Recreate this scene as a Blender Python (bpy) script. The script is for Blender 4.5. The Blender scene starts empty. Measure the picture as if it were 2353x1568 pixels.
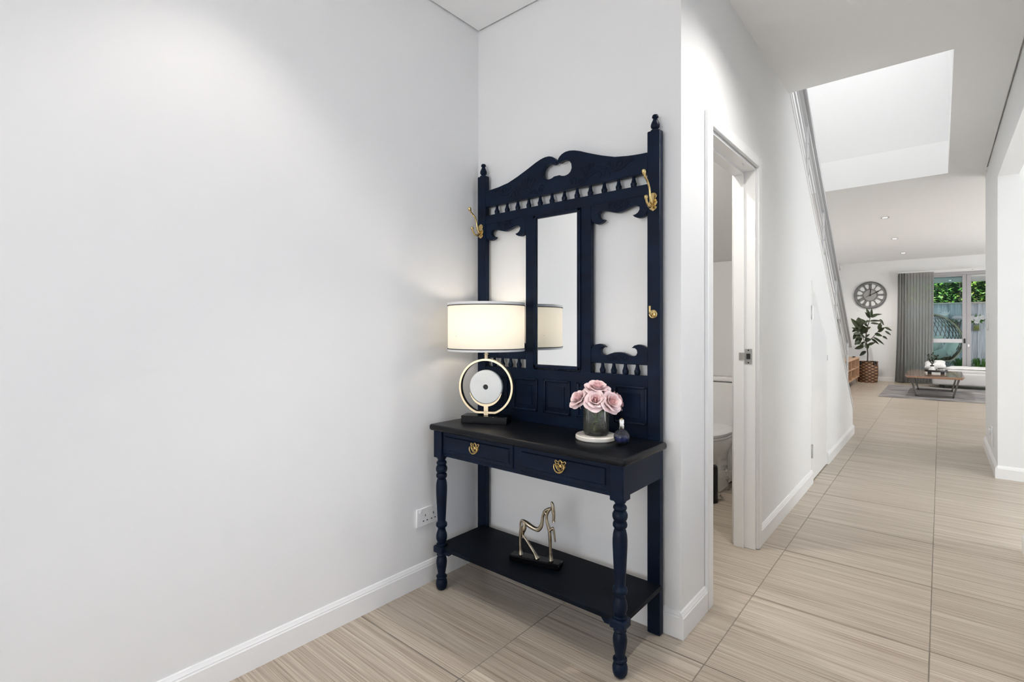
import bpy, bmesh, math, random
from mathutils import Vector, Matrix
random.seed(11)
S = bpy.context.scene
COL = S.collection
PI = math.pi

# ------------------------------------------------------------------ camera, sky, daylight, exposure
cam = bpy.data.cameras.new('camera'); CAM = bpy.data.objects.new('camera', cam); COL.objects.link(CAM)
cam.sensor_fit = 'HORIZONTAL'; cam.sensor_width = 36.0; cam.lens = 36.0 * 1166.0 / 2353.0
cam.shift_y = -27.0 / 2353.0
CAM.location = (0, 0, 1.17); CAM.rotation_euler = (PI / 2, 0, math.atan(984.5 / 1166.0))
cam.clip_start = 0.05
S.camera = CAM
S.view_settings.view_transform = 'Standard'; S.view_settings.look = 'None'
S.view_settings.exposure = 0.26; S.view_settings.gamma = 1.0
S.view_settings.use_curve_mapping = False
S.cycles.use_denoising = True
S.cycles.use_adaptive_sampling = True; S.cycles.adaptive_threshold = 0.10; S.cycles.adaptive_min_samples = 12
S.cycles.max_bounces = 8; S.cycles.diffuse_bounces = 4; S.cycles.glossy_bounces = 3; S.cycles.transparent_max_bounces = 16
S.cycles.sample_clamp_indirect = 8.0; S.cycles.caustics_reflective = False; S.cycles.caustics_refractive = False

wd = bpy.data.worlds.new('sky'); S.world = wd; wd.use_nodes = True
bg = wd.node_tree.nodes['Background']; bg.inputs[0].default_value = (0.80, 0.89, 1.0, 1); bg.inputs[1].default_value = 1.3

def lamp(name, kind, loc, rot, energy, color=(1, 1, 1), size=None, sizey=None, **kw):
    l = bpy.data.lights.new(name, kind); l.energy = energy; l.color = color
    if kind == 'AREA':
        l.shape = 'RECTANGLE'; l.size = size; l.size_y = sizey
    for k, v in kw.items(): setattr(l, k, v)
    o = bpy.data.objects.new(name, l); COL.objects.link(o); o.location = loc; o.rotation_euler = rot
    return o
R = math.radians
lamp('sun', 'SUN', (0, 0, 12), (R(33), 0, R(-18)), 10.0, (1.0, 0.95, 0.86), angle=R(0.6))
lamp('daylight_front_glazing', 'AREA', (-0.72, -3.52, 1.20), (R(94), 0, 0), 45, (1.0, 1.0, 1.0), 1.9, 2.0)
lamp('entry_side_fill', 'AREA', (0.33, 0.75, 1.30), (R(140), 0, R(90)), 5, (0.94, 0.97, 1.0), 2.8, 2.0)  # added area light, fills the near hall wall and left wall
lamp('daylight_side_room_window', 'AREA', (3.85, 4.1, 1.40), (R(126), 0, R(90)), 122, (0.94, 0.97, 1.0), 2.4, 2.1)
lamp('daylight_skylight', 'AREA', (-0.88, 4.9, 5.34), (0, 0, 0), 37, (0.98, 0.99, 1.0), 1.5, 2.2)
lamp('living_room_fill', 'AREA', (3.5, 10.4, 1.35), (R(100), 0, R(90)), 150, (0.97, 0.985, 1.0), 5.0, 2.1)  # added fill light for the living room; the wall there has no window

# ------------------------------------------------------------------ helpers
W = {}
def setp(o, label=None, cat=None, group=None, kind=None):
    if label: o['label'] = label
    if cat: o['category'] = cat
    if group: o['group'] = group
    if kind: o['kind'] = kind
    return o
def thing(name, loc, label, cat, rz=0.0, group=None, kind=None, rot=None):
    o = bpy.data.objects.new(name, None); COL.objects.link(o)
    o.empty_display_size = 0.05
    e = rot if rot else (0, 0, rz)
    o.location = loc; o.rotation_euler = e
    from mathutils import Euler
    W[o] = Matrix.Translation(Vector(loc)) @ Euler(e).to_matrix().to_4x4()
    return setp(o, label, cat, group, kind)
def finish(name, bm, m, angle=38):
    bmesh.ops.recalc_face_normals(bm, faces=bm.faces[:])
    me = bpy.data.meshes.new(name); bm.to_mesh(me); bm.free()
    if m is not None: me.materials.append(m)
    for p in me.polygons: p.use_smooth = True
    me.set_sharp_from_angle(angle=R(angle))
    return me
def part(name, bm, m, parent=None, label=None, local=False, loc=None, angle=38, kind=None, rot=None, recalc=True):
    if parent is not None and not local:
        bm.transform(W[parent].inverted())
    me = finish(name, bm, m, angle)
    return link(name, me, parent, label, loc, kind, rot)
def link(name, me, parent=None, label=None, loc=None, kind=None, rot=None, scale=None):
    o = bpy.data.objects.new(name, me); COL.objects.link(o)
    if parent is not None:
        o.parent = parent; W[o] = W[parent]
    else:
        W[o] = Matrix.Identity(4)
    if loc is not None: o.location = loc
    if rot is not None: o.rotation_euler = rot
    if scale is not None: o.scale = scale
    if label: o['label'] = label
    if kind: o['kind'] = kind
    return o
def single(name, bm, m, label, cat=None, group=None, kind=None, angle=38):
    o = part(name, bm, m, None, angle=angle)
    return setp(o, label, cat, group, kind)
def B(): return bmesh.new()
def merge(bm, tmp):
    me = bpy.data.meshes.new('tmp'); tmp.to_mesh(me); tmp.free(); bm.from_mesh(me); bpy.data.meshes.remove(me)
def box(bm, x0, x1, y0, y1, z0, z1, bev=0.0, seg=1, mtx=None):
    t = bmesh.new()
    bmesh.ops.create_cube(t, size=1.0)
    t.transform(Matrix.Translation(((x0 + x1) / 2, (y0 + y1) / 2, (z0 + z1) / 2)) @ Matrix.Diagonal((x1 - x0, y1 - y0, z1 - z0, 1)))
    if bev > 0: bmesh.ops.bevel(t, geom=t.edges[:], offset=bev, segments=seg, affect='EDGES', profile=0.5)
    if mtx is not None: t.transform(mtx)
    merge(bm, t); return bm
def lathe(bm, prof, cx=0, cy=0, n=24, mtx=None):
    t = bmesh.new(); rings = []
    for r, z in prof:
        if r < 1e-5: rings.append([t.verts.new((cx, cy, z))])
        else: rings.append([t.verts.new((cx + r * math.cos(2 * PI * k / n), cy + r * math.sin(2 * PI * k / n), z)) for k in range(n)])
    for a, b in zip(rings, rings[1:]):
        for k in range(n):
            k2 = (k + 1) % n
            if len(a) == 1 and len(b) == 1: continue
            if len(a) == 1: t.faces.new((a[0], b[k], b[k2]))
            elif len(b) == 1: t.faces.new((a[k], a[k2], b[0]))
            else: t.faces.new((a[k], a[k2], b[k2], b[k]))
    if len(rings[0]) > 1: t.faces.new(rings[0][::-1])
    if len(rings[-1]) > 1: t.faces.new(rings[-1])
    if mtx is not None: t.transform(mtx)
    merge(bm, t); return bm
def smooth_pts(pts, sub=4, closed=False):
    P = [Vector(p) for p in pts]; n = len(P); out = []
    rng = range(n) if closed else range(n - 1)
    for i in rng:
        if closed: p0, p1, p2, p3 = P[i - 1], P[i], P[(i + 1) % n], P[(i + 2) % n]
        else: p0, p1, p2, p3 = P[max(i - 1, 0)], P[i], P[i + 1], P[min(i + 2, n - 1)]
        for k in range(sub):
            t = k / sub
            out.append(0.5 * ((2 * p1) + (-p0 + p2) * t + (2 * p0 - 5 * p1 + 4 * p2 - p3) * t * t + (-p0 + 3 * p1 - 3 * p2 + p3) * t ** 3))
    if not closed: out.append(P[-1].copy())
    return out
def tube(bm, pts, rad, n=8, sub=0, closed=False, flat=None):
    """tube along pts; rad a number or one per point; flat=(axis, factor) squeezes the section along axis"""
    P = [Vector(p) for p in pts]
    rr = [rad] * len(P) if not isinstance(rad, (list, tuple)) else list(rad)
    if sub:
        Q = smooth_pts(P, sub, closed)
        m = len(P); r2 = []
        for i in range(len(Q)):
            f = i / sub; a = int(f); t = f - a
            r2.append(rr[a % m] * (1 - t) + rr[(a + 1) % m if closed else min(a + 1, m - 1)] * t)
        P, rr = Q, r2
    N = len(P); rings = []; up = None
    for i in range(N):
        if closed: d = P[(i + 1) % N] - P[i - 1]
        else: d = P[min(i + 1, N - 1)] - P[max(i - 1, 0)]
        if d.length < 1e-9: d = Vector((0, 0, 1))
        d.normalize()
        if up is None:
            up = Vector((0, 0, 1)) if abs(d.z) < 0.9 else Vector((1, 0, 0))
        s = d.cross(up)
        if s.length < 1e-6: s = d.orthogonal()
        s.normalize(); u = s.cross(d).normalized(); up = u
        ring = []
        for k in range(n):
            a = 2 * PI * k / n
            v = (s * math.cos(a) + u * math.sin(a)) * rr[i]
            if flat is not None:
                ax = Vector(flat[0]); v -= ax * v.dot(ax) * (1 - flat[1])
            ring.append(bm.verts.new(P[i] + v))
        rings.append(ring)
    pairs = list(zip(rings, rings[1:])) + ([(rings[-1], rings[0])] if closed else [])
    for a, b in pairs:
        for k in range(n):
            bm.faces.new((a[k], a[(k + 1) % n], b[(k + 1) % n], b[k]))
    if not closed:
        bm.faces.new(rings[0][::-1]); bm.faces.new(rings[-1])
    return bm
def prism(bm, pts, a0, a1, axis='y', bev=0.0):
    """outline of (p,q) pairs extruded along axis: y -> (p,.,q)=(x,z);  x -> (y,z);  z -> (x,y)"""
    t = bmesh.new()
    def mk(p, q, a): return {'y': (p, a, q), 'x': (a, p, q), 'z': (p, q, a)}[axis]
    A = [t.verts.new(mk(p, q, a0)) for p, q in pts]; C = [t.verts.new(mk(p, q, a1)) for p, q in pts]
    fa = t.faces.new(A); fc = t.faces.new(C[::-1])
    n = len(pts)
    for k in range(n): t.faces.new((A[k], C[k], C[(k + 1) % n], A[(k + 1) % n]))
    bmesh.ops.recalc_face_normals(t, faces=t.faces[:])
    if bev > 0:
        ed = [e for e in t.edges if any(f in (fa, fc) for f in e.link_faces)]
        bmesh.ops.bevel(t, geom=ed, offset=bev, segments=1, affect='EDGES')
    big = [f for f in t.faces if len(f.verts) > 4]
    if big: bmesh.ops.triangulate(t, faces=big)
    merge(bm, t); return bm
def loft(bm, rings, n=32):
    """rings: (cx, cy, z, hx, hy, power) superellipse sections"""
    rs = []
    for cx, cy, z, hx, hy, p in rings:
        ring = []
        for k in range(n):
            a = 2 * PI * k / n; c, s = math.cos(a), math.sin(a)
            ring.append(bm.verts.new((cx + hx * math.copysign(abs(c) ** (2 / p), c), cy + hy * math.copysign(abs(s) ** (2 / p), s), z)))
        rs.append(ring)
    for a, b in zip(rs, rs[1:]):
        for k in range(n): bm.faces.new((a[k], a[(k + 1) % n], b[(k + 1) % n], b[k]))
    bm.faces.new(rs[0][::-1]); bm.faces.new(rs[-1]); return bm
def mirror_half(pts, c): return pts + [(2 * c - x, z) for x, z in reversed(pts)]

# ------------------------------------------------------------------ materials
def nodes(name):
    m = bpy.data.materials.new(name); m.use_nodes = True
    nt = m.node_tree; return m, nt, nt.nodes['Principled BSDF']
def mat(name, col, rough=0.5, metal=0.0, spec=0.5, var=0.0, vscale=8.0, stretch=(1, 1, 1), bump=0.0, bscale=60.0, rvar=0.0, coat=0.0, coord='Object', col2=None):
    m, nt, p = nodes(name)
    p.inputs['Base Color'].default_value = (*col, 1); p.inputs['Roughness'].default_value = rough
    p.inputs['Metallic'].default_value = metal; p.inputs['Specular IOR Level'].default_value = spec
    p.inputs['Coat Weight'].default_value = coat
    if var or bump or rvar or col2:
        tc = nt.nodes.new('ShaderNodeTexCoord'); mp = nt.nodes.new('ShaderNodeMapping'); mp.inputs['Scale'].default_value = stretch
        nt.links.new(tc.outputs[coord], mp.inputs[0])
    if var or rvar or col2:
        nz = nt.nodes.new('ShaderNodeTexNoise'); nz.inputs['Scale'].default_value = vscale; nz.inputs['Detail'].default_value = 5
        nt.links.new(mp.outputs[0], nz.inputs['Vector'])
    if var or col2:
        cr = nt.nodes.new('ShaderNodeValToRGB'); cr.color_ramp.elements[0].position = 0.3; cr.color_ramp.elements[1].position = 0.7
        c2 = col2 if col2 else tuple(min(1, c * (1 + var)) for c in col)
        cr.color_ramp.elements[0].color = (*[c * (1 - var) for c in col], 1); cr.color_ramp.elements[1].color = (*c2, 1)
        nt.links.new(nz.outputs[0], cr.inputs[0]); nt.links.new(cr.outputs[0], p.inputs['Base Color'])
    if rvar:
        mr = nt.nodes.new('ShaderNodeMapRange'); mr.inputs[3].default_value = max(0.02, rough - rvar); mr.inputs[4].default_value = rough + rvar
        nt.links.new(nz.outputs[0], mr.inputs[0]); nt.links.new(mr.outputs[0], p.inputs['Roughness'])
    if bump:
        n2 = nt.nodes.new('ShaderNodeTexNoise'); n2.inputs['Scale'].default_value = bscale; n2.inputs['Detail'].default_value = 3
        nt.links.new(mp.outputs[0], n2.inputs['Vector'])
        b = nt.nodes.new('ShaderNodeBump'); b.inputs['Strength'].default_value = bump; b.inputs['Distance'].default_value = 0.002
        nt.links.new(n2.outputs[0], b.inputs['Height']); nt.links.new(b.outputs[0], p.inputs['Normal'])
    return m
def glassy(name, tint, fres=1.5, rough=0.0):
    m = bpy.data.materials.new(name); m.use_nodes = True; nt = m.node_tree; nt.nodes.clear()
    o = nt.nodes.new('ShaderNodeOutputMaterial'); mx = nt.nodes.new('ShaderNodeMixShader'); f = nt.nodes.new('ShaderNodeFresnel'); f.inputs[0].default_value = fres
    t = nt.nodes.new('ShaderNodeBsdfTransparent'); t.inputs[0].default_value = (*tint, 1)
    g = nt.nodes.new('ShaderNodeBsdfGlossy'); g.inputs['Roughness'].default_value = rough
    nt.links.new(f.outputs[0], mx.inputs[0]); nt.links.new(t.outputs[0], mx.inputs[1]); nt.links.new(g.outputs[0], mx.inputs[2]); nt.links.new(mx.outputs[0], o.inputs[0])
    return m
def milky(name, tint, dcol, amount, fres, rough=0.0):
    m = glassy(name, tint, fres, rough); nt = m.node_tree; o = [n for n in nt.nodes if n.type == 'OUTPUT_MATERIAL'][0]; first = o.inputs[0].links[0].from_node
    d = nt.nodes.new('ShaderNodeBsdfDiffuse'); d.inputs[0].default_value = (*dcol, 1); t = nt.nodes.new('ShaderNodeBsdfTranslucent'); t.inputs[0].default_value = (*dcol, 1)
    a = nt.nodes.new('ShaderNodeMixShader'); a.inputs[0].default_value = 0.5; b = nt.nodes.new('ShaderNodeMixShader'); b.inputs[0].default_value = amount
    nt.links.new(d.outputs[0], a.inputs[1]); nt.links.new(t.outputs[0], a.inputs[2]); nt.links.new(first.outputs[0], b.inputs[1]); nt.links.new(a.outputs[0], b.inputs[2]); nt.links.new(b.outputs[0], o.inputs[0])
    return m
def emis(name, col, strength):
    m = bpy.data.materials.new(name); m.use_nodes = True; nt = m.node_tree; nt.nodes.clear()
    o = nt.nodes.new('ShaderNodeOutputMaterial'); e = nt.nodes.new('ShaderNodeEmission'); e.inputs[0].default_value = (*col, 1); e.inputs[1].default_value = strength
    nt.links.new(e.outputs[0], o.inputs[0]); return m
def translucent(name, col, tr=0.5, see=0.0, var=0.0):
    m = bpy.data.materials.new(name); m.use_nodes = True; nt = m.node_tree; nt.nodes.clear()
    o = nt.nodes.new('ShaderNodeOutputMaterial'); d = nt.nodes.new('ShaderNodeBsdfDiffuse'); t = nt.nodes.new('ShaderNodeBsdfTranslucent'); mx = nt.nodes.new('ShaderNodeMixShader')
    for n in (d, t): n.inputs[0].default_value = (*col, 1)
    mx.inputs[0].default_value = tr
    nt.links.new(d.outputs[0], mx.inputs[1]); nt.links.new(t.outputs[0], mx.inputs[2]); last = mx
    if see:
        tp = nt.nodes.new('ShaderNodeBsdfTransparent'); m2 = nt.nodes.new('ShaderNodeMixShader'); m2.inputs[0].default_value = see
        nt.links.new(mx.outputs[0], m2.inputs[1]); nt.links.new(tp.outputs[0], m2.inputs[2]); last = m2
    nt.links.new(last.outputs[0], o.inputs[0]); return m

M = {}
M['wall'] = mat('wall_paint', (0.84, 0.84, 0.835), 0.55, bump=0.03, bscale=180, var=0.008, vscale=1.5, coord='Object')
M['ceil'] = mat('ceiling_paint', (0.91, 0.91, 0.905), 0.7, bump=0.02, bscale=150)
M['trim'] = mat('trim_gloss_white', (0.88, 0.88, 0.875), 0.28, bump=0.015, bscale=40)
M['navy'] = mat('navy_black_paint', (0.0030, 0.0088, 0.0240), 0.40, spec=0.15, var=0.30, vscale=6, stretch=(1, 1, 3), rvar=0.07, bump=0.05, bscale=25)
M['navytop'] = mat('navy_black_paint_worn_top', (0.0035, 0.0042, 0.0062), 0.34, spec=0.20, var=0.35, vscale=5, stretch=(1, 5, 1), rvar=0.08, bump=0.05, bscale=25)
M['navyshelf'] = mat('navy_black_shelf_paint', (0.0030, 0.0050, 0.0095), 0.55, spec=0.10, var=0.3, vscale=6)
M['mirror'] = mat('mirror_silver', (0.93, 0.94, 0.93), 0.012, metal=1.0)
M['brass'] = mat('polished_brass', (0.62, 0.46, 0.21), 0.22, metal=1.0, var=0.12, vscale=40)
M['agedbrass'] = mat('aged_brass', (0.50, 0.35, 0.13), 0.33, metal=1.0, var=0.35, vscale=60)
M['palegold'] = mat('brushed_pale_gold', (0.47, 0.385, 0.26), 0.32, metal=1.0, var=0.08, vscale=30)
M['bronze'] = mat('antique_bronze', (0.36, 0.31, 0.23), 0.30, metal=1.0, var=0.35, vscale=30, bump=0.2, bscale=60)
M['blackbase'] = mat('black_stone', (0.003, 0.003, 0.004), 0.20, spec=.16, var=0.3, vscale=14)
M['alabaster'] = mat('white_alabaster', (0.82, 0.83, 0.80), 0.35, var=0.05, vscale=14)
M['marble'] = mat('cream_marble', (0.83, 0.79, 0.71), 0.30, var=0.05, vscale=12)
M['shade'] = translucent('cream_lamp_fabric', (0.95, 0.92, 0.84), 0.55)
M['shadetrim'] = mat('dark_piping', (0.03, 0.03, 0.03), 0.7)
M['shadeband'] = mat('grey_white_binding', (0.70, 0.70, 0.69), 0.7)
M['bulb'] = emis('lit_bulb', (1.0, 0.86, 0.66), 20)
M['petal'] = mat('pink_petal', (0.86, 0.60, 0.60), 0.6, var=0.06, vscale=30, col2=(0.90, 0.75, 0.75))
M['petal_in'] = mat('deep_pink_petal', (0.82, 0.46, 0.46), 0.6, var=0.1, vscale=30, col2=(0.88, 0.64, 0.63))
M['stem'] = mat('green_stem', (0.16, 0.22, 0.06), 0.5, var=0.3, vscale=30)
M['sepal'] = mat('pale_sepal', (0.62, 0.62, 0.45), 0.6)
M['vase'] = milky('ribbed_glass', (0.90, 0.92, 0.90), (0.6, 0.6, 0.56), 0.09, 1.45, 0.03)
M['water'] = milky('vase_water', (0.66, 0.66, 0.34), (0.34, 0.32, 0.07), 0.16, 1.2, 0.0)
M['bglass'] = milky('bottle_glass', (0.93, 0.94, 0.98), (.7, .7, .75), 0.06, 1.5, 0.0)
M['perfume'] = mat('blue_perfume', (0.010, 0.022, 0.13), 0.05, coat=0.5)
M['chrome'] = mat('chrome', (0.75, 0.75, 0.74), 0.12, metal=1.0)
M['steel'] = mat('satin_steel', (0.55, 0.55, 0.54), 0.30, metal=1.0)
M['plastic'] = mat('white_plastic', (0.86, 0.86, 0.86), 0.25)
M['dark'] = mat('dark_recess', (0.02, 0.02, 0.02), 0.6)
M['grout'] = mat('tile_grout', (0.25, 0.22, 0.185), 0.9, var=0.2, vscale=5)
M['ceramic'] = mat('white_ceramic', (0.88, 0.87, 0.86), 0.08, coat=0.3)
M['blackplastic'] = mat('black_plastic', (0.012, 0.012, 0.013), 0.35)
M['railmetal'] = mat('silver_powder_coat', (0.66, 0.66, 0.67), 0.38, metal=0.35)
M['handrail'] = mat('grey_handrail_metal', (0.58, 0.58, 0.59), 0.35, metal=0.4)
M['zinc'] = mat('grey_zinc', (0.16, 0.16, 0.16), 0.5, metal=0.3, var=0.2, vscale=20)
M['clockface'] = mat('clock_backing', (0.50, 0.50, 0.49), 0.45)
M['oak'] = mat('light_oak', (0.50, 0.31, 0.19), 0.45, var=0.16, vscale=5, stretch=(8, 1, 8))
M['walnut'] = mat('brown_wood_top', (0.30, 0.17, 0.10), 0.16, var=0.2, vscale=4, stretch=(9, 1, 9), coat=0.5)
M['taupe'] = mat('taupe_metal', (0.13, 0.12, 0.11), 0.4, metal=0.3)
M['leather'] = mat('pale_leather', (0.66, 0.65, 0.64), 0.45, bump=0.1, bscale=60)
M['fur'] = mat('white_fur', (0.85, 0.84, 0.83), 0.95, bump=1.0, bscale=90)
M['cushwhite'] = mat('white_cushion', (0.84, 0.84, 0.83), 0.85, bump=0.2, bscale=60)
M['block'] = mat('grey_curtain', (0.20, 0.20, 0.195), 0.9, bump=0.1, bscale=200)
M['sheer'] = translucent('grey_sheer', (0.52, 0.505, 0.49), 0.55, 0.15)
M['alu'] = mat('grey_aluminium', (0.42, 0.41, 0.42), 0.35, metal=0.4)
M['paneglass'] = glassy('tinted_pane', (0.74, 0.86, 0.87), 1.2)
M['leaf'] = mat('rubber_leaf', (0.018, 0.035, 0.012), 0.33, var=0.4, vscale=14, col2=(0.045, 0.060, 0.022))
M['bark'] = mat('dark_bark', (0.05, 0.04, 0.03), 0.8)
M['teal'] = mat('sage_teal_cushion', (0.60, 0.66, 0.60), 0.85, bump=0.2, bscale=30)
M['wicker'] = mat('brown_wicker', (0.20, 0.15, 0.09), 0.6, var=0.3, vscale=40)
M['canerim'] = mat('pale_cane', (0.45, 0.38, 0.27), 0.5)
M['paling'] = mat('weathered_paling', (0.58, 0.62, 0.67), 0.85, var=0.30, vscale=3, stretch=(14, 14, 0.8), bump=0.2, bscale=20)
M['palewood'] = mat('pale_timber_cap', (0.60, 0.56, 0.50), 0.8, var=0.15, vscale=6)
M['grass'] = mat('strappy_green', (0.05, 0.16, 0.02), 0.5, var=0.4, vscale=8, col2=(0.12, 0.30, 0.05))
M['paving'] = mat('outdoor_paving', (0.40, 0.40, 0.38), 0.8, var=0.2, vscale=3)
M['render'] = mat('white_render', (0.78, 0.78, 0.76), 0.8)
M['white'] = mat('white_enamel', (0.88, 0.88, 0.87), 0.3)
M['greypaint'] = mat('grey_green_feather', (0.45, 0.55, 0.55), 0.6)
M['screen'] = mat('black_screen', (0.006, 0.006, 0.007), 0.15)

# floor tile: fine linear streaks along x, each tile its own shade
m, nt, p = nodes('streaked_porcelain_tile'); M['tile'] = m
ge = nt.nodes.new('ShaderNodeNewGeometry'); oi = nt.nodes.new('ShaderNodeObjectInfo')
ad = nt.nodes.new('ShaderNodeVectorMath'); ad.operation = 'ADD'
sc_ = nt.nodes.new('ShaderNodeVectorMath'); sc_.operation = 'SCALE'; sc_.inputs[0].default_value = (3.1, 7.7, 5.3)
nt.links.new(oi.outputs['Random'], sc_.inputs['Scale']); nt.links.new(ge.outputs['Position'], ad.inputs[0]); nt.links.new(sc_.outputs[0], ad.inputs[1])
def stretched(sx, sy, scale, det):
    mp = nt.nodes.new('ShaderNodeMapping'); mp.inputs['Scale'].default_value = (sx, sy, 1); nt.links.new(ad.outputs[0], mp.inputs[0])
    n = nt.nodes.new('ShaderNodeTexNoise'); n.inputs['Scale'].default_value = scale; n.inputs['Detail'].default_value = det; n.inputs['Roughness'].default_value = 0.65
    nt.links.new(mp.outputs[0], n.inputs['Vector']); return n
n1 = stretched(1.3, 130, 1.6, 4); n2 = stretched(0.8, 28, 1.2, 3)
mx = nt.nodes.new('ShaderNodeMix'); mx.inputs[0].default_value = 0.28
nt.links.new(n1.outputs[0], mx.inputs[2]); nt.links.new(n2.outputs[0], mx.inputs[3])
cr = nt.nodes.new('ShaderNodeValToRGB'); cr.color_ramp.elements[0].position = 0.33; cr.color_ramp.elements[1].position = 0.66
cr.color_ramp.elements[0].color = (0.265, 0.198, 0.143, 1); cr.color_ramp.elements[1].color = (0.655, 0.585, 0.490, 1)
nt.links.new(mx.outputs[0], cr.inputs[0])
hs = nt.nodes.new('ShaderNodeHueSaturation'); mr = nt.nodes.new('ShaderNodeMapRange'); mr.inputs[3].default_value = 0.96; mr.inputs[4].default_value = 1.04
nt.links.new(oi.outputs['Random'], mr.inputs[0]); nt.links.new(mr.outputs[0], hs.inputs['Value']); nt.links.new(cr.outputs[0], hs.inputs['Color']); nt.links.new(hs.outputs[0], p.inputs['Base Color'])
p.inputs['Roughness'].default_value = 0.36; p.inputs['Specular IOR Level'].default_value = 0.5
bp = nt.nodes.new('ShaderNodeBump'); bp.inputs['Strength'].default_value = 0.25; bp.inputs['Distance'].default_value = 0.001
nt.links.new(n1.outputs[0], bp.inputs['Height']); nt.links.new(bp.outputs[0], p.inputs['Normal'])

# woven basket: herringbone colour on real woven-looking relief
m, nt, p = nodes('woven_seagrass'); M['basket'] = m
tc = nt.nodes.new('ShaderNodeTexCoord')
def wave(rot):
    mp = nt.nodes.new('ShaderNodeMapping'); mp.inputs['Rotation'].default_value = (0, rot, 0); nt.links.new(tc.outputs['Object'], mp.inputs[0])
    w = nt.nodes.new('ShaderNodeTexWave'); w.bands_direction = 'Z'; w.inputs['Scale'].default_value = 5.5; w.inputs['Distortion'].default_value = 1.0; nt.links.new(mp.outputs[0], w.inputs[0]); return w
w1, w2 = wave(R(32)), wave(R(-32))
mm = nt.nodes.new('ShaderNodeMath'); mm.operation = 'MULTIPLY'; nt.links.new(w1.outputs[1], mm.inputs[0]); nt.links.new(w2.outputs[1], mm.inputs[1])
cr = nt.nodes.new('ShaderNodeValToRGB'); cr.color_ramp.elements[0].color = (0.07, 0.03, 0.015, 1); cr.color_ramp.elements[1].color = (0.42, 0.24, 0.13, 1); cr.color_ramp.elements[1].position = 0.6
nt.links.new(mm.outputs[0], cr.inputs[0]); nt.links.new(cr.outputs[0], p.inputs['Base Color']); p.inputs['Roughness'].default_value = 0.7

# rug: soft abstract washes
m, nt, p = nodes('abstract_grey_rug'); M['rug'] = m
tc = nt.nodes.new('ShaderNodeTexCoord'); mp = nt.nodes.new('ShaderNodeMapping'); mp.inputs['Scale'].default_value = (1.2, 6, 1); nt.links.new(tc.outputs['Object'], mp.inputs[0])
nz = nt.nodes.new('ShaderNodeTexNoise'); nz.inputs['Scale'].default_value = 2.2; nz.inputs['Detail'].default_value = 8; nt.links.new(mp.outputs[0], nz.inputs['Vector'])
cr = nt.nodes.new('ShaderNodeValToRGB'); cr.color_ramp.elements[0].position = 0.35; cr.color_ramp.elements[0].color = (0.13, 0.14, 0.18, 1); cr.color_ramp.elements[1].position = 0.62; cr.color_ramp.elements[1].color = (0.46, 0.44, 0.42, 1)
e = cr.color_ramp.elements.new(0.5); e.color = (0.27, 0.25, 0.24, 1)
nt.links.new(nz.outputs[0], cr.inputs[0]); nt.links.new(cr.outputs[0], p.inputs['Base Color']); p.inputs['Roughness'].default_value = 0.95

# hedge leaves: each leaf its own green
m, nt, p = nodes('hedge_leaf'); M['hedge'] = m
ge = nt.nodes.new('ShaderNodeNewGeometry'); cr = nt.nodes.new('ShaderNodeValToRGB')
cr.color_ramp.elements[0].color = (0.02, 0.07, 0.012, 1); cr.color_ramp.elements[1].color = (0.42, 0.38, 0.08, 1)
for pos, c in ((0.35, (0.05, 0.16, 0.02)), (0.6, (0.12, 0.28, 0.04)), (0.82, (0.22, 0.36, 0.07))):
    e = cr.color_ramp.elements.new(pos); e.color = (*c, 1)
nt.links.new(ge.outputs['Random Per Island'], cr.inputs[0]); nt.links.new(cr.outputs[0], p.inputs['Base Color']); p.inputs['Roughness'].default_value = 0.4

# ------------------------------------------------------------------ setting
XL = -1.818      # long left wall
YB = 1.885       # back wall of the recess
XH = -0.752      # hall face of the stair / toilet wall
CZ = 2.70        # ceiling
YF = 14.10       # far living wall
def struct(name, bm, m, label, angle=30): return single(name, bm, m, label, None, None, 'structure', angle)

# floor: grout bed with single tiles
floor = struct('floor', box(B(), XL - 0.1, 3.75, -3.7, YF + 0.1, -0.08, -0.0015), M['grout'], 'beige streaked tile floor running from the entry to the living room')
tm = {}
def tile_at(x0, x1, y0, y1):
    w, d = round(x1 - x0, 3), round(y1 - y0, 3)
    if (w, d) not in tm:
        t = B(); box(t, -w / 2 + .0014, w / 2 - .0014, -d / 2 + .003, d / 2 - .003, -0.009, 0.0, 0.0012)
        tm[(w, d)] = finish('tile', t, M['tile'])
    link('tile', tm[(w, d)], floor, loc=((x0 + x1) / 2, (y0 + y1) / 2, 0))
xs = [XL] + [-1.23 + 0.6 * i for i in range(9)]
ys = [-3.615 + 0.6 * i for i in range(30)] + [YF]
for i in range(len(xs) - 1):
    for j in range(len(ys) - 1):
        x0, x1, y0, y1 = xs[i], xs[i + 1], ys[j], ys[j + 1]
        if y0 < 2.3 and x0 > 0.5: continue
        if x0 > 1.5 and y0 < 2.9: continue
        tile_at(x0, x1, y0, y1)

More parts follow.
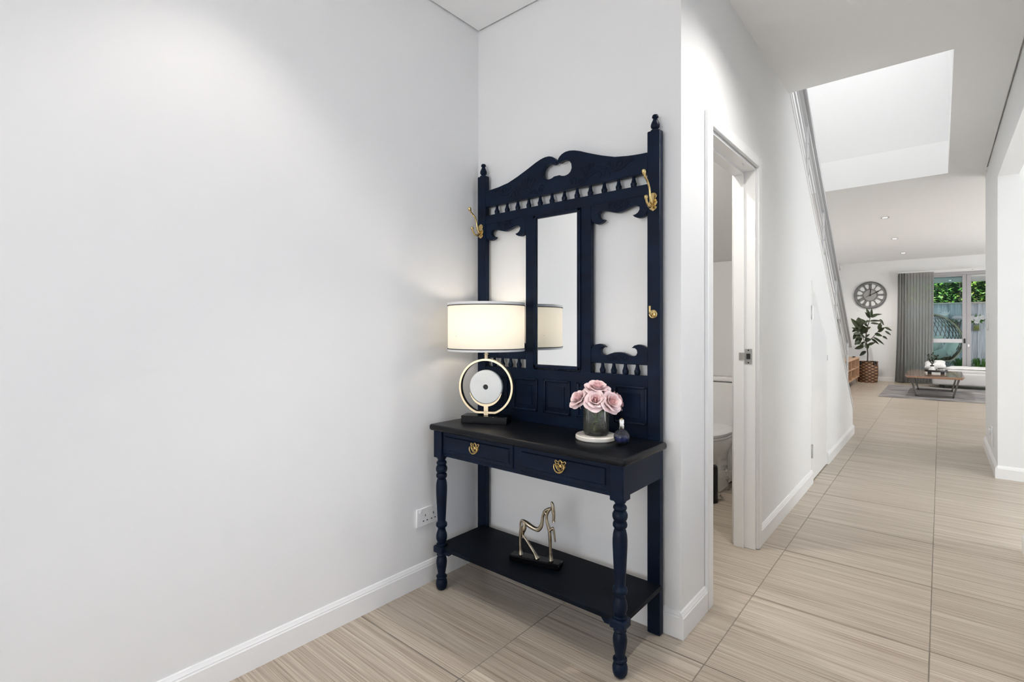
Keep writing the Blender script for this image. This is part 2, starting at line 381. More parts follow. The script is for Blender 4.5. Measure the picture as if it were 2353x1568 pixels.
struct('wall_left', box(B(), XL - 0.12, XL, -3.8, YF + 0.15, -0.05, 5.5), M['wall'], 'long off-white left wall beside the dark hall stand')
struct('wall_back', box(B(), XL, XH - 0.1, YB, YB + 0.10, 0, CZ + .02), M['wall'], 'off-white wall of the recess behind the dark hall stand')
SL = 0.777
DY0, DY1, DZ = 2.195, 2.895, 2.025       # toilet door opening
CY0, CY1 = 4.43, 5.12                    # under-stair cupboard door
YE = 6.82
def slz(y): return CZ - SL * (y - 3.70)
hall = [(YB, 0), (DY0, 0), (DY0, DZ), (DY1, DZ), (DY1, 0), (CY0, 0), (CY0, 1.545), (CY1, 1.045), (CY1, 0), (YE, 0), (YE, slz(YE)), (3.70, CZ), (3.70, CZ + .02), (YB, CZ + .02)]
struct('wall_hall', prism(B(), hall, XH - 0.10, XH, 'x'), M['wall'], 'white hall wall with the toilet doorway, sloping down along the stair')
# right side: wall with wide opening, pier, side room
XR = 0.343
wr = B()
box(wr, XR, XR + 0.12, -3.7, -0.68, 0, CZ + .02); box(wr, XR, XR + 0.12, 2.18, 3.77, 0, CZ + .02); box(wr, XR, XR + 0.12, -0.68, 2.18, 0, .28); box(wr, XR, XR + 0.12, -0.68, 2.18, 2.33, CZ + .02); box(wr, XR, XR + 0.12, 3.77, 5.505, 2.37, CZ + .02)
struct('wall_right', wr, M['wall'], 'white right wall with a wide square opening and header')
wp = B()
prism(wp, [(XR, 5.505), (3.7, 5.505), (3.7, 5.62), (XR + .12, 5.62), (XR + .12, 6.78), (3.7, 6.78), (3.7, 6.9), (XR, 6.9)], 0, CZ + .02, 'z')
struct('wall_pier', wp, M['wall'], 'white wall corner at the right before the living room')
ws = B()
box(ws, 3.95, 4.05, 2.6, 5.62, 0, CZ); box(ws, XR + .12, 4.0, 2.6, 2.7, 0, CZ)
struct('wall_side_room', ws, M['wall'], 'white walls of the side room beyond the right opening')
struct('floor_side_room', box(B(), 3.75, 4.05, 2.6, 5.6, -0.05, -0.001), M['grout'], 'edge of the side room floor')
wf = B()
box(wf, XL, -1.72, -3.7, -3.6, 0, CZ); box(wf, 0.28, XR, -3.7, -3.6, 0, CZ); box(wf, -1.72, 0.28, -3.7, -3.6, 2.4, CZ)
struct('wall_front', wf, M['wall'], 'entry wall around the front glazing behind the viewer')
w1 = B()
for x in (-1.72, -0.75, 0.22): box(w1, x, x + 0.06, -3.68, -3.62, 0, 2.4)
box(w1, -1.72, 0.28, -3.68, -3.62, 2.34, 2.4); box(w1, -1.72, 0.28, -3.68, -3.62, 0, 0.06)
win1 = struct('window_1', w1, M['alu'], 'front entry glazing frame behind the viewer')
for x0, x1 in ((-1.66, -0.75), (-0.69, 0.22)):
    part('pane', box(B(), x0, x1, -3.655, -3.645, 0.06, 2.34), M['bglass'], win1)
w3 = B()  # made-up side window, cut in around the added entry fill light
for y in (-0.68, 0.73, 2.13): box(w3, XR + .03, XR + .09, y, y + .05, .28, 2.33)
box(w3, XR + .03, XR + .09, -0.63, 2.13, .28, .33); box(w3, XR + .03, XR + .09, -0.63, 2.13, 2.28, 2.33)
win3 = struct('added_side_window', w3, M['alu'], 'added entry side window frame beside the viewer, made to carry fill light')
for y0, y1 in ((-.63, .73), (.78, 2.13)): part('pane', box(B(), XR + .055, XR + .062, y0, y1, .33, 2.28), M['bglass'], win3)
struct('entry_sun_block', box(B(), -2.6, 1.2, -6.2, -3.7, 2.75, 2.9), M['render'], 'added sun-blocking slab outside the front entry, out of view')  # unseen slab added to keep direct sun off the entry floor
# living room shell
wfar = B()
WX0, WX1, WZ = -0.72, 2.4, 2.375
prism(wfar, [(XL, 0), (WX0, 0), (WX0, WZ), (WX1, WZ), (WX1, 0), (3.7, 0), (3.7, CZ + .02), (XL, CZ + .02)], YF, YF + .15, 'y')
struct('wall_far', wfar, M['wall'], 'pale grey far living room wall with the clock')
struct('wall_living_right', box(B(), 3.6, 3.7, 6.9, YF + .15, 0, CZ), M['wall'], 'right wall of the living room, out of view')
# ceiling with recessed shadow line, slab, stairwell void
VX, VY0, VY1 = 0.057, 3.672, 6.553
ce = B(); g = 0.010
box(ce, XL + g, XH - g, -3.6, YB - g, CZ, CZ + .02); box(ce, XH - g, XR - g, -3.6, VY0, CZ, CZ + .02)
box(ce, VX, XR - g, VY0, VY1, CZ, CZ + .02); box(ce, XL + g, XR + .3, VY1, YF - .004, CZ, CZ + .02); box(ce, XR + .3, 3.6, 6.9, YF - .004, CZ, CZ + .02)
box(ce, XR, XR + .31, 6.9 + g, 7.0, CZ, CZ + .02)
box(ce, XR + .12 + g, 3.95, 2.7, 5.505, CZ, CZ + .02)
box(ce, XL, XR + .12, -3.8, 2.55, CZ + .02, 3.0); box(ce, VX, 4.05, 2.55, VY1, CZ + .02, 3.0); box(ce, XH - .1, VX, 2.55, VY0, CZ + .02, 3.0); box(ce, XL, XH - .1, 2.55, 2.87, CZ + .02, 3.0); box(ce, XL, 4.05, VY1, YF + .15, CZ + .02, 3.02)
struct('ceiling', ce, M['ceil'], 'white plaster ceiling with a square stairwell opening')
vo = B()
box(vo, XL, VX + .1, VY1 + .006, VY1 + .12, 3.02, 5.45); box(vo, VX + .004, VX + .1, 2.4, VY1 + .006, 3.0, 5.45); box(vo, XL, VX + .1, 2.35, 2.45, 3.0, 5.45)
struct('wall_stairwell', vo, M['wall'], 'bright white upper walls of the stairwell void')
ro = B()
box(ro, XL - .1, -1.7, 2.35, 6.7, 5.40, 5.5); box(ro, -.06, VX + .1, 2.35, 6.7, 5.40, 5.5); box(ro, -1.7, -.06, 2.35, 3.75, 5.40, 5.5); box(ro, -1.7, -.06, 6.05, 6.7, 5.40, 5.5)
struct('ceiling_stairwell', ro, M['ceil'], 'white ceiling over the stairwell with a skylight opening')
sk = struct('window_2', prism(B(), [(-1.7, 3.75), (-.06, 3.75), (-.06, 6.05), (-1.7, 6.05)], 5.46, 5.475, 'z'), M['white'], 'skylight diffuser panel above the stairwell')

# baseboards
BBP = [(0, 0), (0.015, 0), (0.015, 0.078), (0.012, 0.082), (0.012, 0.086), (0.009, 0.090), (0.006, 0.098), (0.0, 0.100)]
def baseboard(name, runs, label):
    bm = B()
    for (x0, y0, x1, y1, nx, ny) in runs:
        d = Vector((x1 - x0, y1 - y0, 0)); vs = []
        for (px_, py_) in ((x0, y0), (x1, y1)):
            vs.append([bm.verts.new((px_ + nx * a, py_ + ny * a, z)) for a, z in BBP])
        n = len(BBP)
        for k in range(n): bm.faces.new((vs[0][k], vs[1][k], vs[1][(k + 1) % n], vs[0][(k + 1) % n]))
        bm.faces.new(vs[0]); bm.faces.new(vs[1][::-1])
    return struct(name, bm, M['trim'], label, 25)
baseboard('baseboard_left', [(XL, -3.6, XL, YB, 1, 0)], 'white moulded skirting along the left wall')
baseboard('baseboard_back', [(XL, YB, XH, YB, 0, -1)], 'white skirting behind the hall stand')
baseboard('baseboard_hall', [(XH, YB - .015, XH, DY0 - .062, 1, 0), (XH, DY1 + .062, XH, CY0 - .004, 1, 0), (XH, CY1 + .004, XH, YE + .015, 1, 0), (XH - .1, YE, XH, YE, 0, 1)], 'white skirting along the hall wall and stair')
baseboard('baseboard_right', [(XR, -3.6, XR, 3.785, -1, 0), (XR, 5.505, 3.6, 5.505, 0, -1), (XR, 5.49, XR, 6.915, -1, 0), (XR, 6.9, 3.5, 6.9, 0, 1), (XR, 3.77, XR + .12, 3.77, 0, 1)], 'white skirting around the right wall and pier')
baseboard('baseboard_far', [(XL, YF, WX0 - .02, YF, 0, -1), (XL, 6.9, XL, YF, 1, 0)], 'white skirting along the far living room wall')

# toilet doorway: frame parts
dr = thing('door_1', (XH, DY0, 0), 'white door frame of the toilet doorway', None, kind='structure')
AW = 0.062
def frame_piece(name, x0, x1, w0, w1, t):     # three pieces around the opening: [DY0-w0, DY0+w1] and head
    part(name, box(B(), x0, x1, DY0 - w0, DY0 + w1, 0, DZ + w0, t), M['trim'], dr)
    part(name, box(B(), x0, x1, DY1 - w1, DY1 + w0, 0, DZ + w0, t), M['trim'], dr)
    part(name, box(B(), x0, x1, DY0 + w1, DY1 - w1, DZ - w1, DZ + w0, t), M['trim'], dr)
frame_piece('architrave', XH, XH + 0.018, AW, -0.004, 0.003)
frame_piece('jamb', XH - 0.104, XH + 0.004, 0.0, 0.014, 0.0015)
frame_piece('door_stop', XH - 0.104, XH - 0.050, 0.0, 0.026, 0.0015)
frame_piece('inner_architrave', XH - 0.120, XH - 0.10, AW, -0.004, 0.003)
jy = DY1 - 0.014
sp = part('strike_plate', box(B(), XH - .048, XH - .012, jy - .0025, jy, 0.985, 1.065, .0008), M['steel'], dr, 'satin steel strike plate')
part('strike_lip', box(B(), XH - .075, XH - .047, jy - .014, jy - .0115, 1.005, 1.045, .0008), M['steel'], sp)
part('latch_hole', box(B(), XH - .040, XH - .020, jy - .0035, jy - .0005, 1.010, 1.040), M['dark'], sp)
for z in (0.992, 1.058):
    part('screw', lathe(B(), [(0, 0), (.004, 0), (.004, .001), (0, .0015)], mtx=Matrix.Translation((XH - .03, jy - .0025, z)) @ Matrix.Rotation(PI / 2, 4, 'X'), n=10), M['dark'], sp)

# under-stair cupboard door
cd = thing('door_2', (XH, CY0, 0), 'flush white under-stair cupboard door with a sloping top', None, kind='structure')
g2 = 0.0035
sl2 = (1.545 - 1.045) / (CY1 - CY0)
part('leaf', prism(B(), [(CY0 + g2, .008), (CY1 - g2, .008), (CY1 - g2, 1.045 - g2), (CY0 + g2, 1.545 - g2)], XH - .035, XH + .001, 'x', .001), M['trim'], cd)
part('backing', prism(B(), [(CY0, 0), (CY1, 0), (CY1, 1.045), (CY0, 1.545)], XH - .10, XH - .06, 'x'), M['wall'], cd)
for z in (1.30, 0.24):
    h = part('hinge', box(B(), XH, XH + .004, CY0 - .012, CY0 + .024, z - .05, z + .05, .001), M['steel'], cd, 'steel butt hinge')
    part('pin', lathe(B(), [(0, z - .052), (.006, z - .052), (.006, z + .052), (0, z + .052)], XH + .006, CY0, 10), M['steel'], h)
    for dz in (-.03, .03):
        part('screw', box(B(), XH + .003, XH + .0055, CY0 + .010, CY0 + .016, z + dz - .003, z + dz + .003), M['dark'], h)
part('catch', box(B(), XH, XH + .005, CY1 - .020, CY1 + .016, 0.90, 0.945, .001), M['steel'], cd, 'small steel catch')

# staircase
N_ST = 16; RUN, RISE = 0.2445, 0.19
pts = []; y = YE - 0.05; z = 0.0
for k in range(N_ST):
    pts += [(y, z), (y, z + RISE)]; y -= RUN; z += RISE
pts += [(y, z)]
yt, zt = y, z
pts += [(yt, zt - .30), (YE - 0.40, 0.0)]
st = struct('staircase', prism(B(), pts, XL + .001, XH - .1, 'x'), M['wall'], 'white staircase climbing toward the entry behind the rail')
y, z = YE - 0.05, RISE
for k in range(N_ST):
    part('tread', box(B(), XL + .002, XH - .102, y - RUN + .002, y + .02, z, z + .025, .004), M['render'], st); y -= RUN; z += RISE
cap = B()
ca = math.atan(SL); Lc = (YE - 3.70) / math.cos(ca)
prism(cap, [(3.70, CZ), (YE + .006, slz(YE + .006)), (YE + .006, slz(YE) + .018), (3.70, CZ + .022)], XH - .106, XH + .008, 'x', .002)
struct('trim_1', cap, M['trim'], 'white capping strip along the sloping stair wall')

# toilet room
YT = 4.18
struct('wall_toilet', prism(B(), [(YT + .02, 0), (YT + .1, 0), (YT + .1, 2.2), (YT + .02, 2.5)], XL, XH - .1, 'x'), M['wall'], 'white back wall of the small toilet room')
struct('trim_2', box(B(), XL, XH - .1, YT, YT + .02, 0, 1.71), M['wall'], 'half-height nib wall behind the cistern')

# balustrade up the stair
bl = thing('stair_balustrade', (XH - .05, YE, slz(YE)), 'silver metal stair balustrade with sloping rods and flat handrail', 'railing')
XP = XH - .05
def railz(y): return slz(y) + .80
for k, yp in enumerate((4.555, 5.26, 5.98, 6.80)):
    q = part('post', box(B(), XP - .006, XP + .006, yp - .03, yp + .0, slz(yp) - .02, slz(yp) + .72, .002), M['railmetal'], bl)
    box_ = box(B(), XP - .006, XP + .006, yp + .014, yp + .044, slz(yp) - .04, slz(yp) + .69, .002)
    part('post', box_, M['railmetal'], bl)
    part('bracket', box(B(), XP - .009, XP + .009, yp - .008, yp + .022, slz(yp) + .60, railz(yp) - .02, .002), M['railmetal'], q)
    for i in range(5):
        zz = slz(yp + .007) + .12 + i * .122
        part('clip', box(B(), XP - .012, XP + .012, yp - .002, yp + .016, zz - .008, zz + .008, .002), M['steel'], q)
for i in range(5):
    off = .12 + i * .122
    part('rod', tube(B(), [(XP, 3.45, slz(3.45) + off), (XP, YE + .01, slz(YE + .01) + off)], .006, 8), M['railmetal'], bl)
hr = B()
prism(hr, [(3.30, railz(3.30)), (YE + .10, railz(YE + .10)), (YE + .10, railz(YE + .10) - .035), (3.30, railz(3.30) - .035)], XP - .033, XP + .033, 'x', .003)
part('handrail', hr, M['handrail'], bl, 'flat grey handrail')
hr = B()
prism(hr, [(3.30, railz(3.30) - .035), (YE + .04, railz(YE + .04) - .035), (YE + .04, railz(YE + .04) - .075), (3.30, railz(3.30) - .075)], XP - .012, XP + .012, 'x', .002)
part('rail_web', hr, M['handrail'], bl)

# ------------------------------------------------------------------ HALL STAND
FY = 1.84; BYK = 1.866; XC = -1.296
hs_ = thing('hall_stand', (-1.28, 1.69, 0), 'tall navy-black carved wooden hall stand with mirror, two drawers and shelf', 'hall stand')
PL0, PL1, PR0, PR1 = -1.778, -1.725, -0.867, -0.815
FIN = [(0, 0), (.017, 0), (.018, .004), (.012, .007), (.011, .010), (.0165, .016), (.0175, .024), (.0145, .034), (.0095, .044), (.0085, .049), (.0085, .051), (.0125, .054), (.0125, .058), (.0095, .064), (0, .066)]
for x0, x1 in ((PL0, PL1), (PR0, PR1)):
    po = part('post', box(B(), x0, x1, FY - .004, BYK + .002, 0.0, 1.934, .003), M['navy'], hs_)
    part('finial', lathe(B(), [(r, z + 1.933) for r, z in FIN], (x0 + x1) / 2, (FY + BYK) / 2, 20), M['navy'], po)
# pediment
ph = [(PR0 + .006, 1.776), (PR0 + .006, 1.856), (-.90, 1.857), (-.95, 1.861), (-1.01, 1.870), (-1.07, 1.889), (-1.13, 1.912), (-1.175, 1.931), (-1.205, 1.941), (-1.230, 1.9455), (-1.252, 1.945), (-1.270, 1.939), (-1.283, 1.930), (-1.2925, 1.916),
      (-1.2930, 1.906), (-1.280, 1.903), (-1.262, 1.909), (-1.246, 1.908), (-1.229, 1.900), (-1.220, 1.886), (-1.218, 1.868), (-1.224, 1.854), (-1.236, 1.845), (-1.252, 1.841), (-1.268, 1.843), (-1.282, 1.849)]
ped = part('pediment', prism(B(), mirror_half(ph, XC), FY, BYK - .002, 'y', .002), M['navy'], hs_)
def spiral(cx, cz, r0, r1, a0, turns, n=14):
    return [(cx + (r0 + (r1 - r0) * i / n) * math.cos(a0 + turns * 2 * PI * i / n), cz + (r0 + (r1 - r0) * i / n) * math.sin(a0 + turns * 2 * PI * i / n)) for i in range(n + 1)]
def carve(par, lines, y, c, rad=.0021):
    for s in (1, -1):
        bm = B()
        for ln in lines:
            pts_ = [(c + s * dx, y, z) for dx, z in ln]
            n = len(pts_)
            rr = [rad * (0.55 + 0.6 * math.sin(PI * (i + .6) / (n + .2))) for i in range(n)]
            tube(bm, pts_, rr, 6, 3)
        part('carving', bm, M['navy'], par, kind='stuff')
# acanthus scrolls of the pediment, dx from the centre line
lines = [spiral(.085, 1.803, .018, .004, 2.6, -1.2), spiral(.085, 1.803, .022, .012, 2.2, -.6),
         [(.10, 1.786), (.125, 1.790), (.15, 1.800), (.175, 1.815), (.20, 1.822)],
         [(.108, 1.796), (.125, 1.806), (.138, 1.803), (.150, 1.812)],
         [(.12, 1.858), (.128, 1.846), (.136, 1.838), (.145, 1.826), (.150, 1.812)],
         [(.128, 1.868), (.140, 1.862), (.148, 1.848), (.156, 1.834), (.158, 1.818)],
         [(.150, 1.872), (.162, 1.868), (.166, 1.852), (.166, 1.836), (.164, 1.820)],
         [(.172, 1.868), (.186, 1.866), (.184, 1.850), (.176, 1.838), (.170, 1.822)],
         [(.196, 1.858), (.200, 1.848), (.190, 1.842), (.180, 1.832)],
         [(.164, 1.820), (.185, 1.838), (.205, 1.845), (.23, 1.842), (.25, 1.834), (.262, 1.826), (.28, 1.820)],
         [(.17, 1.812), (.19, 1.822), (.21, 1.826), (.222, 1.818), (.224, 1.806), (.216, 1.800)],
         [(.215, 1.828), (.235, 1.828), (.243, 1.815), (.240, 1.802), (.232, 1.796)],
         [(.245, 1.826), (.258, 1.816), (.265, 1.800), (.258, 1.796)],
         [(.25, 1.846), (.262, 1.852), (.268, 1.842), (.262, 1.834)],
         [(.27, 1.820), (.29, 1.812), (.31, 1.812), (.330, 1.820), (.345, 1.832), (.36, 1.838)],
         [(.275, 1.832), (.285, 1.842), (.298, 1.838), (.292, 1.828), (.282, 1.828)],
         spiral(.312, 1.838, .015, .004, 3.4, -.9),
         [(.325, 1.834), (.335, 1.845), (.348, 1.850), (.362, 1.846), (.366, 1.838), (.350, 1.834), (.336, 1.826)],
         [(.335, 1.836), (.348, 1.840), (.358, 1.838)]]
carve(ped, lines, FY - .0006, XC)
# spindles
SPN = [(.0075, 0), (.0105, .002), (.0115, .006), (.0125, .014), (.0122, .018), (.0100, .020), (.0092, .024), (.0075, .030), (.0066, .036), (.0066, .0435)]
sb = B(); lathe(sb, SPN, 0, 0, 14); spm = finish('spindle', sb, M['navy'])
def spindle(x, z): link('spindle', spm, hs_, loc=W[hs_].inverted() @ Vector((x, (FY + BYK) / 2, z)))
for i in range(12): spindle(XC + (i - 5.5) * .0663, 1.7325)
part('rail', box(B(), PL1 - .005, PR0 + .005, FY, BYK - .002, 1.690, 1.733, .001), M['navy'], hs_)
OC = 0.3025        # centre of each side opening, from XC
brk = [(.175, 1.700), (.175, 1.636), (.180, 1.622), (.190, 1.612), (.204, 1.6075), (.219, 1.6085), (.232, 1.614), (.240, 1.622), (.228, 1.624), (.218, 1.630), (.211, 1.640), (.211, 1.650), (.219, 1.657), (.232, 1.659), (.250, 1.656), (.270, 1.649), (.288, 1.644), (OC, 1.6425)]
low = [(.175, 1.030), (.175, 1.090), (.184, 1.099), (.198, 1.107), (.216, 1.110), (.232, 1.106), (.244, 1.096), (.230, 1.095), (.222, 1.088), (.220, 1.077), (.225, 1.067), (.236, 1.063), (.250, 1.064), (.268, 1.071), (.285, 1.076), (OC, 1.0775)]
bl_lines = [spiral(-.035, 1.668, .011, .003, 1.0, 1.0), [(-.046, 1.668), (-.040, 1.684), (-.024, 1.688), (-.014, 1.680), (-.020, 1.670), (-.010, 1.662), (-.002, 1.655)], [(-.005, 1.690), (-.012, 1.680), (-.004, 1.672), (-.010, 1.660)], [(-.030, 1.676), (-.022, 1.682)], [(-.03, 1.656), (-.018, 1.660), (-.006, 1.652)]]
lw_lines = [spiral(-.032, 1.056, .010, .003, 2.0, -1.0), [(-.045, 1.054), (-.034, 1.044), (-.020, 1.046), (-.010, 1.058), (0, 1.066)], [(-.016, 1.060), (-.008, 1.050), (0, 1.042)], [(-.022, 1.052), (-.014, 1.056)]]
for s in (-1, 1):
    def side(pts_): 
        full = mirror_half(pts_, OC)
        return [(XC + s * x, z) for x, z in full]
    b = part('bracket', prism(B(), side(brk), FY + .0015, BYK - .003, 'y', .0018), M['navy'], hs_)
    carve(b, bl_lines, FY + .001, XC + s * OC, .0016)
    b = part('carved_rail', prism(B(), side(low), FY + .0005, BYK - .003, 'y', .0018), M['navy'], hs_)
    carve(b, lw_lines, FY, XC + s * OC, .0016)
    for k in range(4): spindle(XC + s * (OC + (k - 1.5) * .052), .9885)
    x = XC + s * .150
    part('stile', box(B(), x - .025, x + .025, FY + .0005, BYK - .001, .985, 1.695, .001), M['navy'], hs_)
# mirror
mf = B()
mx0, mx1, mz0, mz1 = XC - .127, XC + .127, .993, 1.690
fw = .0175
for (a, b_, c, d) in ((mx0, mx0 + fw, mz0, mz1), (mx1 - fw, mx1, mz0, mz1), (mx0, mx1, mz0, mz0 + fw), (mx0, mx1, mz1 - fw, mz1)):
    box(mf, a, b_, FY - .008, FY + .006, c, d, .004, 2)
mfo = part('mirror_frame', mf, M['navy'], hs_)
part('mirror_glass', box(B(), mx0 + .012, mx1 - .012, FY + .001, FY + .004, mz0 + .012, mz1 - .012), M['mirror'], mfo, 'tall plain mirror glass')
part('mirror_backing', box(B(), mx0 + .005, mx1 - .005, FY + .008, BYK - .002, mz0, mz1), M['navy'], hs_)
# lower back board with five fielded panels
part('back_board', box(B(), PL1 - .005, PR0 + .005, FY, BYK - .002, .70, .9885, .001), M['navy'], hs_)
for i in range(5):
    x0 = -1.7215 + i * .1776; x1 = x0 + .1435; z0, z1 = .794, .946
    mo = B()
    for (a, b_, c, d) in ((x0, x0 + .011, z0, z1), (x1 - .011, x1, z0, z1), (x0, x1, z0, z0 + .011), (x0, x1, z1 - .011, z1)):
        box(mo, a, b_, FY - .007, FY + .002, c, d, .003, 2)
    pn = part('panel_moulding', mo, M['navy'], hs_)
    fp = B()
    i0, i1, k0, k1 = x0 + .012, x1 - .012, z0 + .012, z1 - .012; b_ = .016
    o_ = [fp.verts.new((x, FY + .0005 - .0005, z)) for x, z in ((i0, k0), (i1, k0), (i1, k1), (i0, k1))]
    n_ = [fp.verts.new((x, FY - .003, z)) for x, z in ((i0 + b_, k0 + b_), (i1 - b_, k0 + b_), (i1 - b_, k1 - b_), (i0 + b_, k1 - b_))]
    q_ = [fp.verts.new((x, FY - .006, z)) for x, z in ((i0 + b_ + .001, k0 + b_ + .001), (i1 - b_ - .001, k0 + b_ + .001), (i1 - b_ - .001, k1 - b_ - .001), (i0 + b_ + .001, k1 - b_ - .001))]
    for k in range(4):
        fp.faces.new((o_[k], o_[(k + 1) % 4], n_[(k + 1) % 4], n_[k])); fp.faces.new((n_[k], n_[(k + 1) % 4], q_[(k + 1) % 4], q_[k]))
    fp.faces.new(q_); fp.faces.new(o_[::-1])
    part('fielded_panel', fp, M['navy'], pn, angle=15)
# table
TX0, TX1, TY0 = -1.757, -0.785, 1.500
part('tabletop', box(B(), TX0, TX1, TY0, FY - .001, .717, .745, .011, 4), M['navytop'], hs_, 'worn dark tabletop with rounded edge')
LXL, LXR, LY = -1.718, -0.826, 1.543
for lx in (LXL, LXR):
    lg = B()
    box(lg, lx - .026, lx + .026, LY - .026, LY + .026, .594, .718, .003)
    lathe(lg, [(.020, .597), (.021, .590), (.017, .584), (.0165, .580), (.022, .574), (.0235, .568), (.021, .562), (.018, .560), (.0215, .556), (.0255, .548), (.0258, .538), (.0225, .528), (.018, .524), (.0225, .520), (.0245, .514), (.0240, .506), (.020, .500), (.0175, .497), (.0205, .493), (.0235, .480), (.0250, .462), (.0248, .440), (.0235, .410), (.0215, .370), (.0195, .330), (.0180, .308), (.0195, .303), (.0245, .298), (.0255, .290), (.0240, .283), (.0190, .279), (.0165, .272), (.0185, .264), (.0235, .250), (.0250, .238), (.0245, .228), (.0200, .215), (.0170, .209), (.0225, .206), (.0235, .201), (.0215, .197), (.0205, .192)], lx, LY, 28)
    box(lg, lx - .028, lx + .028, LY - .028, LY + .028, .166, .197, .005)
    lathe(lg, [(.019, .170), (.020, .163), (.0225, .156), (.0180, .150), (.0215, .142), (.0240, .130), (.0242, .118), (.0220, .100), (.0185, .082), (.0165, .068), (.0170, .064), (.0235, .061), (.0245, .056), (.0200, .051), (.0190, .048), (.0225, .044), (.0255, .034), (.0258, .024), (.0240, .012), (.0185, .003), (.0150, .0)], lx, LY, 28)
    part('leg', lg, M['navy'], hs_, 'turned front leg')
ap = B()
box(ap, LXL, LXR, LY - .012, LY + .006, .604, .718, .001)
box(ap, LXR - .004, LXR + .016, LY, FY, .604, .718, .001); box(ap, LXL - .016, LXL + .004, LY, FY, .604, .718, .001)
part('apron', ap, M['navy'], hs_)
def handle(par, cx, cz, y):
    h = B()
    out = [(-.020, .013), (-.024, .019), (-.019, .023), (-.013, .018), (-.006, .021), (0, .026), (.006, .021), (.013, .018), (.019, .023), (.024, .019), (.020, .013), (.021, .004), (.015, -.006), (.008, -.013), (0, -.016), (-.008, -.013), (-.015, -.006), (-.021, .004)]
    tube(h, [(cx + x, y - .0015, cz + z) for x, z in out], .0019, 6, 2, True)
    for s in (-1, 1):
        tube(h, [(cx + s * x, y - .002, cz + z) for x, z in ((.018, .008), (.010, .012), (.004, .006), (.009, .000), (.014, .004), (.010, .008))], .0017, 6, 3)
        tube(h, [(cx + s * x, y - .002, cz + z) for x, z in ((.002, .022), (.008, .015), (.003, .012))], .0016, 6, 3)
        tube(h, [(cx + s * x, y - .002, cz + z) for x, z in ((.014, -.004), (.007, -.004), (.002, -.012))], .0016, 6, 3)
    lathe(h, [(0, 0), (.006, 0), (.0065, .002), (.004, .004), (0, .005)], mtx=Matrix.Translation((cx, y - .001, cz + .004)) @ Matrix.Rotation(PI / 2, 4, 'X'), n=12)
    ho = part('handle', h, M['agedbrass'], par, 'aged brass openwork drawer handle')
    bb = B()
    tube(bb, [(cx + x, y - d, cz + z) for x, z, d in ((-.021, .008, .003), (-.022, .007, .010), (-.0205, -.004, .012), (-.013, -.014, .013), (0, -.018, .0135), (.013, -.014, .013), (.0205, -.004, .012), (.022, .007, .010), (.021, .008, .003))], [.0022, .002, .002, .0023, .003, .0023, .002, .002, .0022], 8, 3)
    part('bail', bb, M['agedbrass'], ho)
for (x0, x1) in ((-1.690, -1.284), (-1.255, -0.853)):
    d = B(); z0, z1 = .621, .714; yf = LY - .020
    box(d, x0, x1, yf + .003, LY, z0, z1, .001)
    ins = .016
    o_ = [d.verts.new((x, yf + .0029, z)) for x, z in ((x0 + ins, z0 + ins), (x1 - ins, z0 + ins), (x1 - ins, z1 - ins), (x0 + ins, z1 - ins))]
    n_ = [d.verts.new((x, yf - .002, z)) for x, z in ((x0 + ins + .003, z0 + ins + .003), (x1 - ins - .003, z0 + ins + .003), (x1 - ins - .003, z1 - ins - .003), (x0 + ins + .003, z1 - ins - .003))]
    for k in range(4): d.faces.new((o_[k], o_[(k + 1) % 4], n_[(k + 1) % 4], n_[k]))
    d.faces.new(n_); d.faces.new(o_[::-1])
    do = part('drawer', d, M['navy'], hs_, angle=20)
    handle(do, (x0 + x1) / 2, .669, yf - .002)
part('shelf', box(B(), LXL - .022, LXR + .018, LY - .010, FY - .001,   .178, .197, .002), M['navyshelf'], hs_, 'lower display shelf')
for lx, s in ((LXL, 1), (LXR, -1)):
    part('shelf_cleat', prism(B(), [(lx + s * .026, .178), (lx + s * .026, .164), (lx + s * .055, .164), (lx + s * .068, .178)], LY - .010, LY + .006, 'y', .001), M['navy'], hs_)
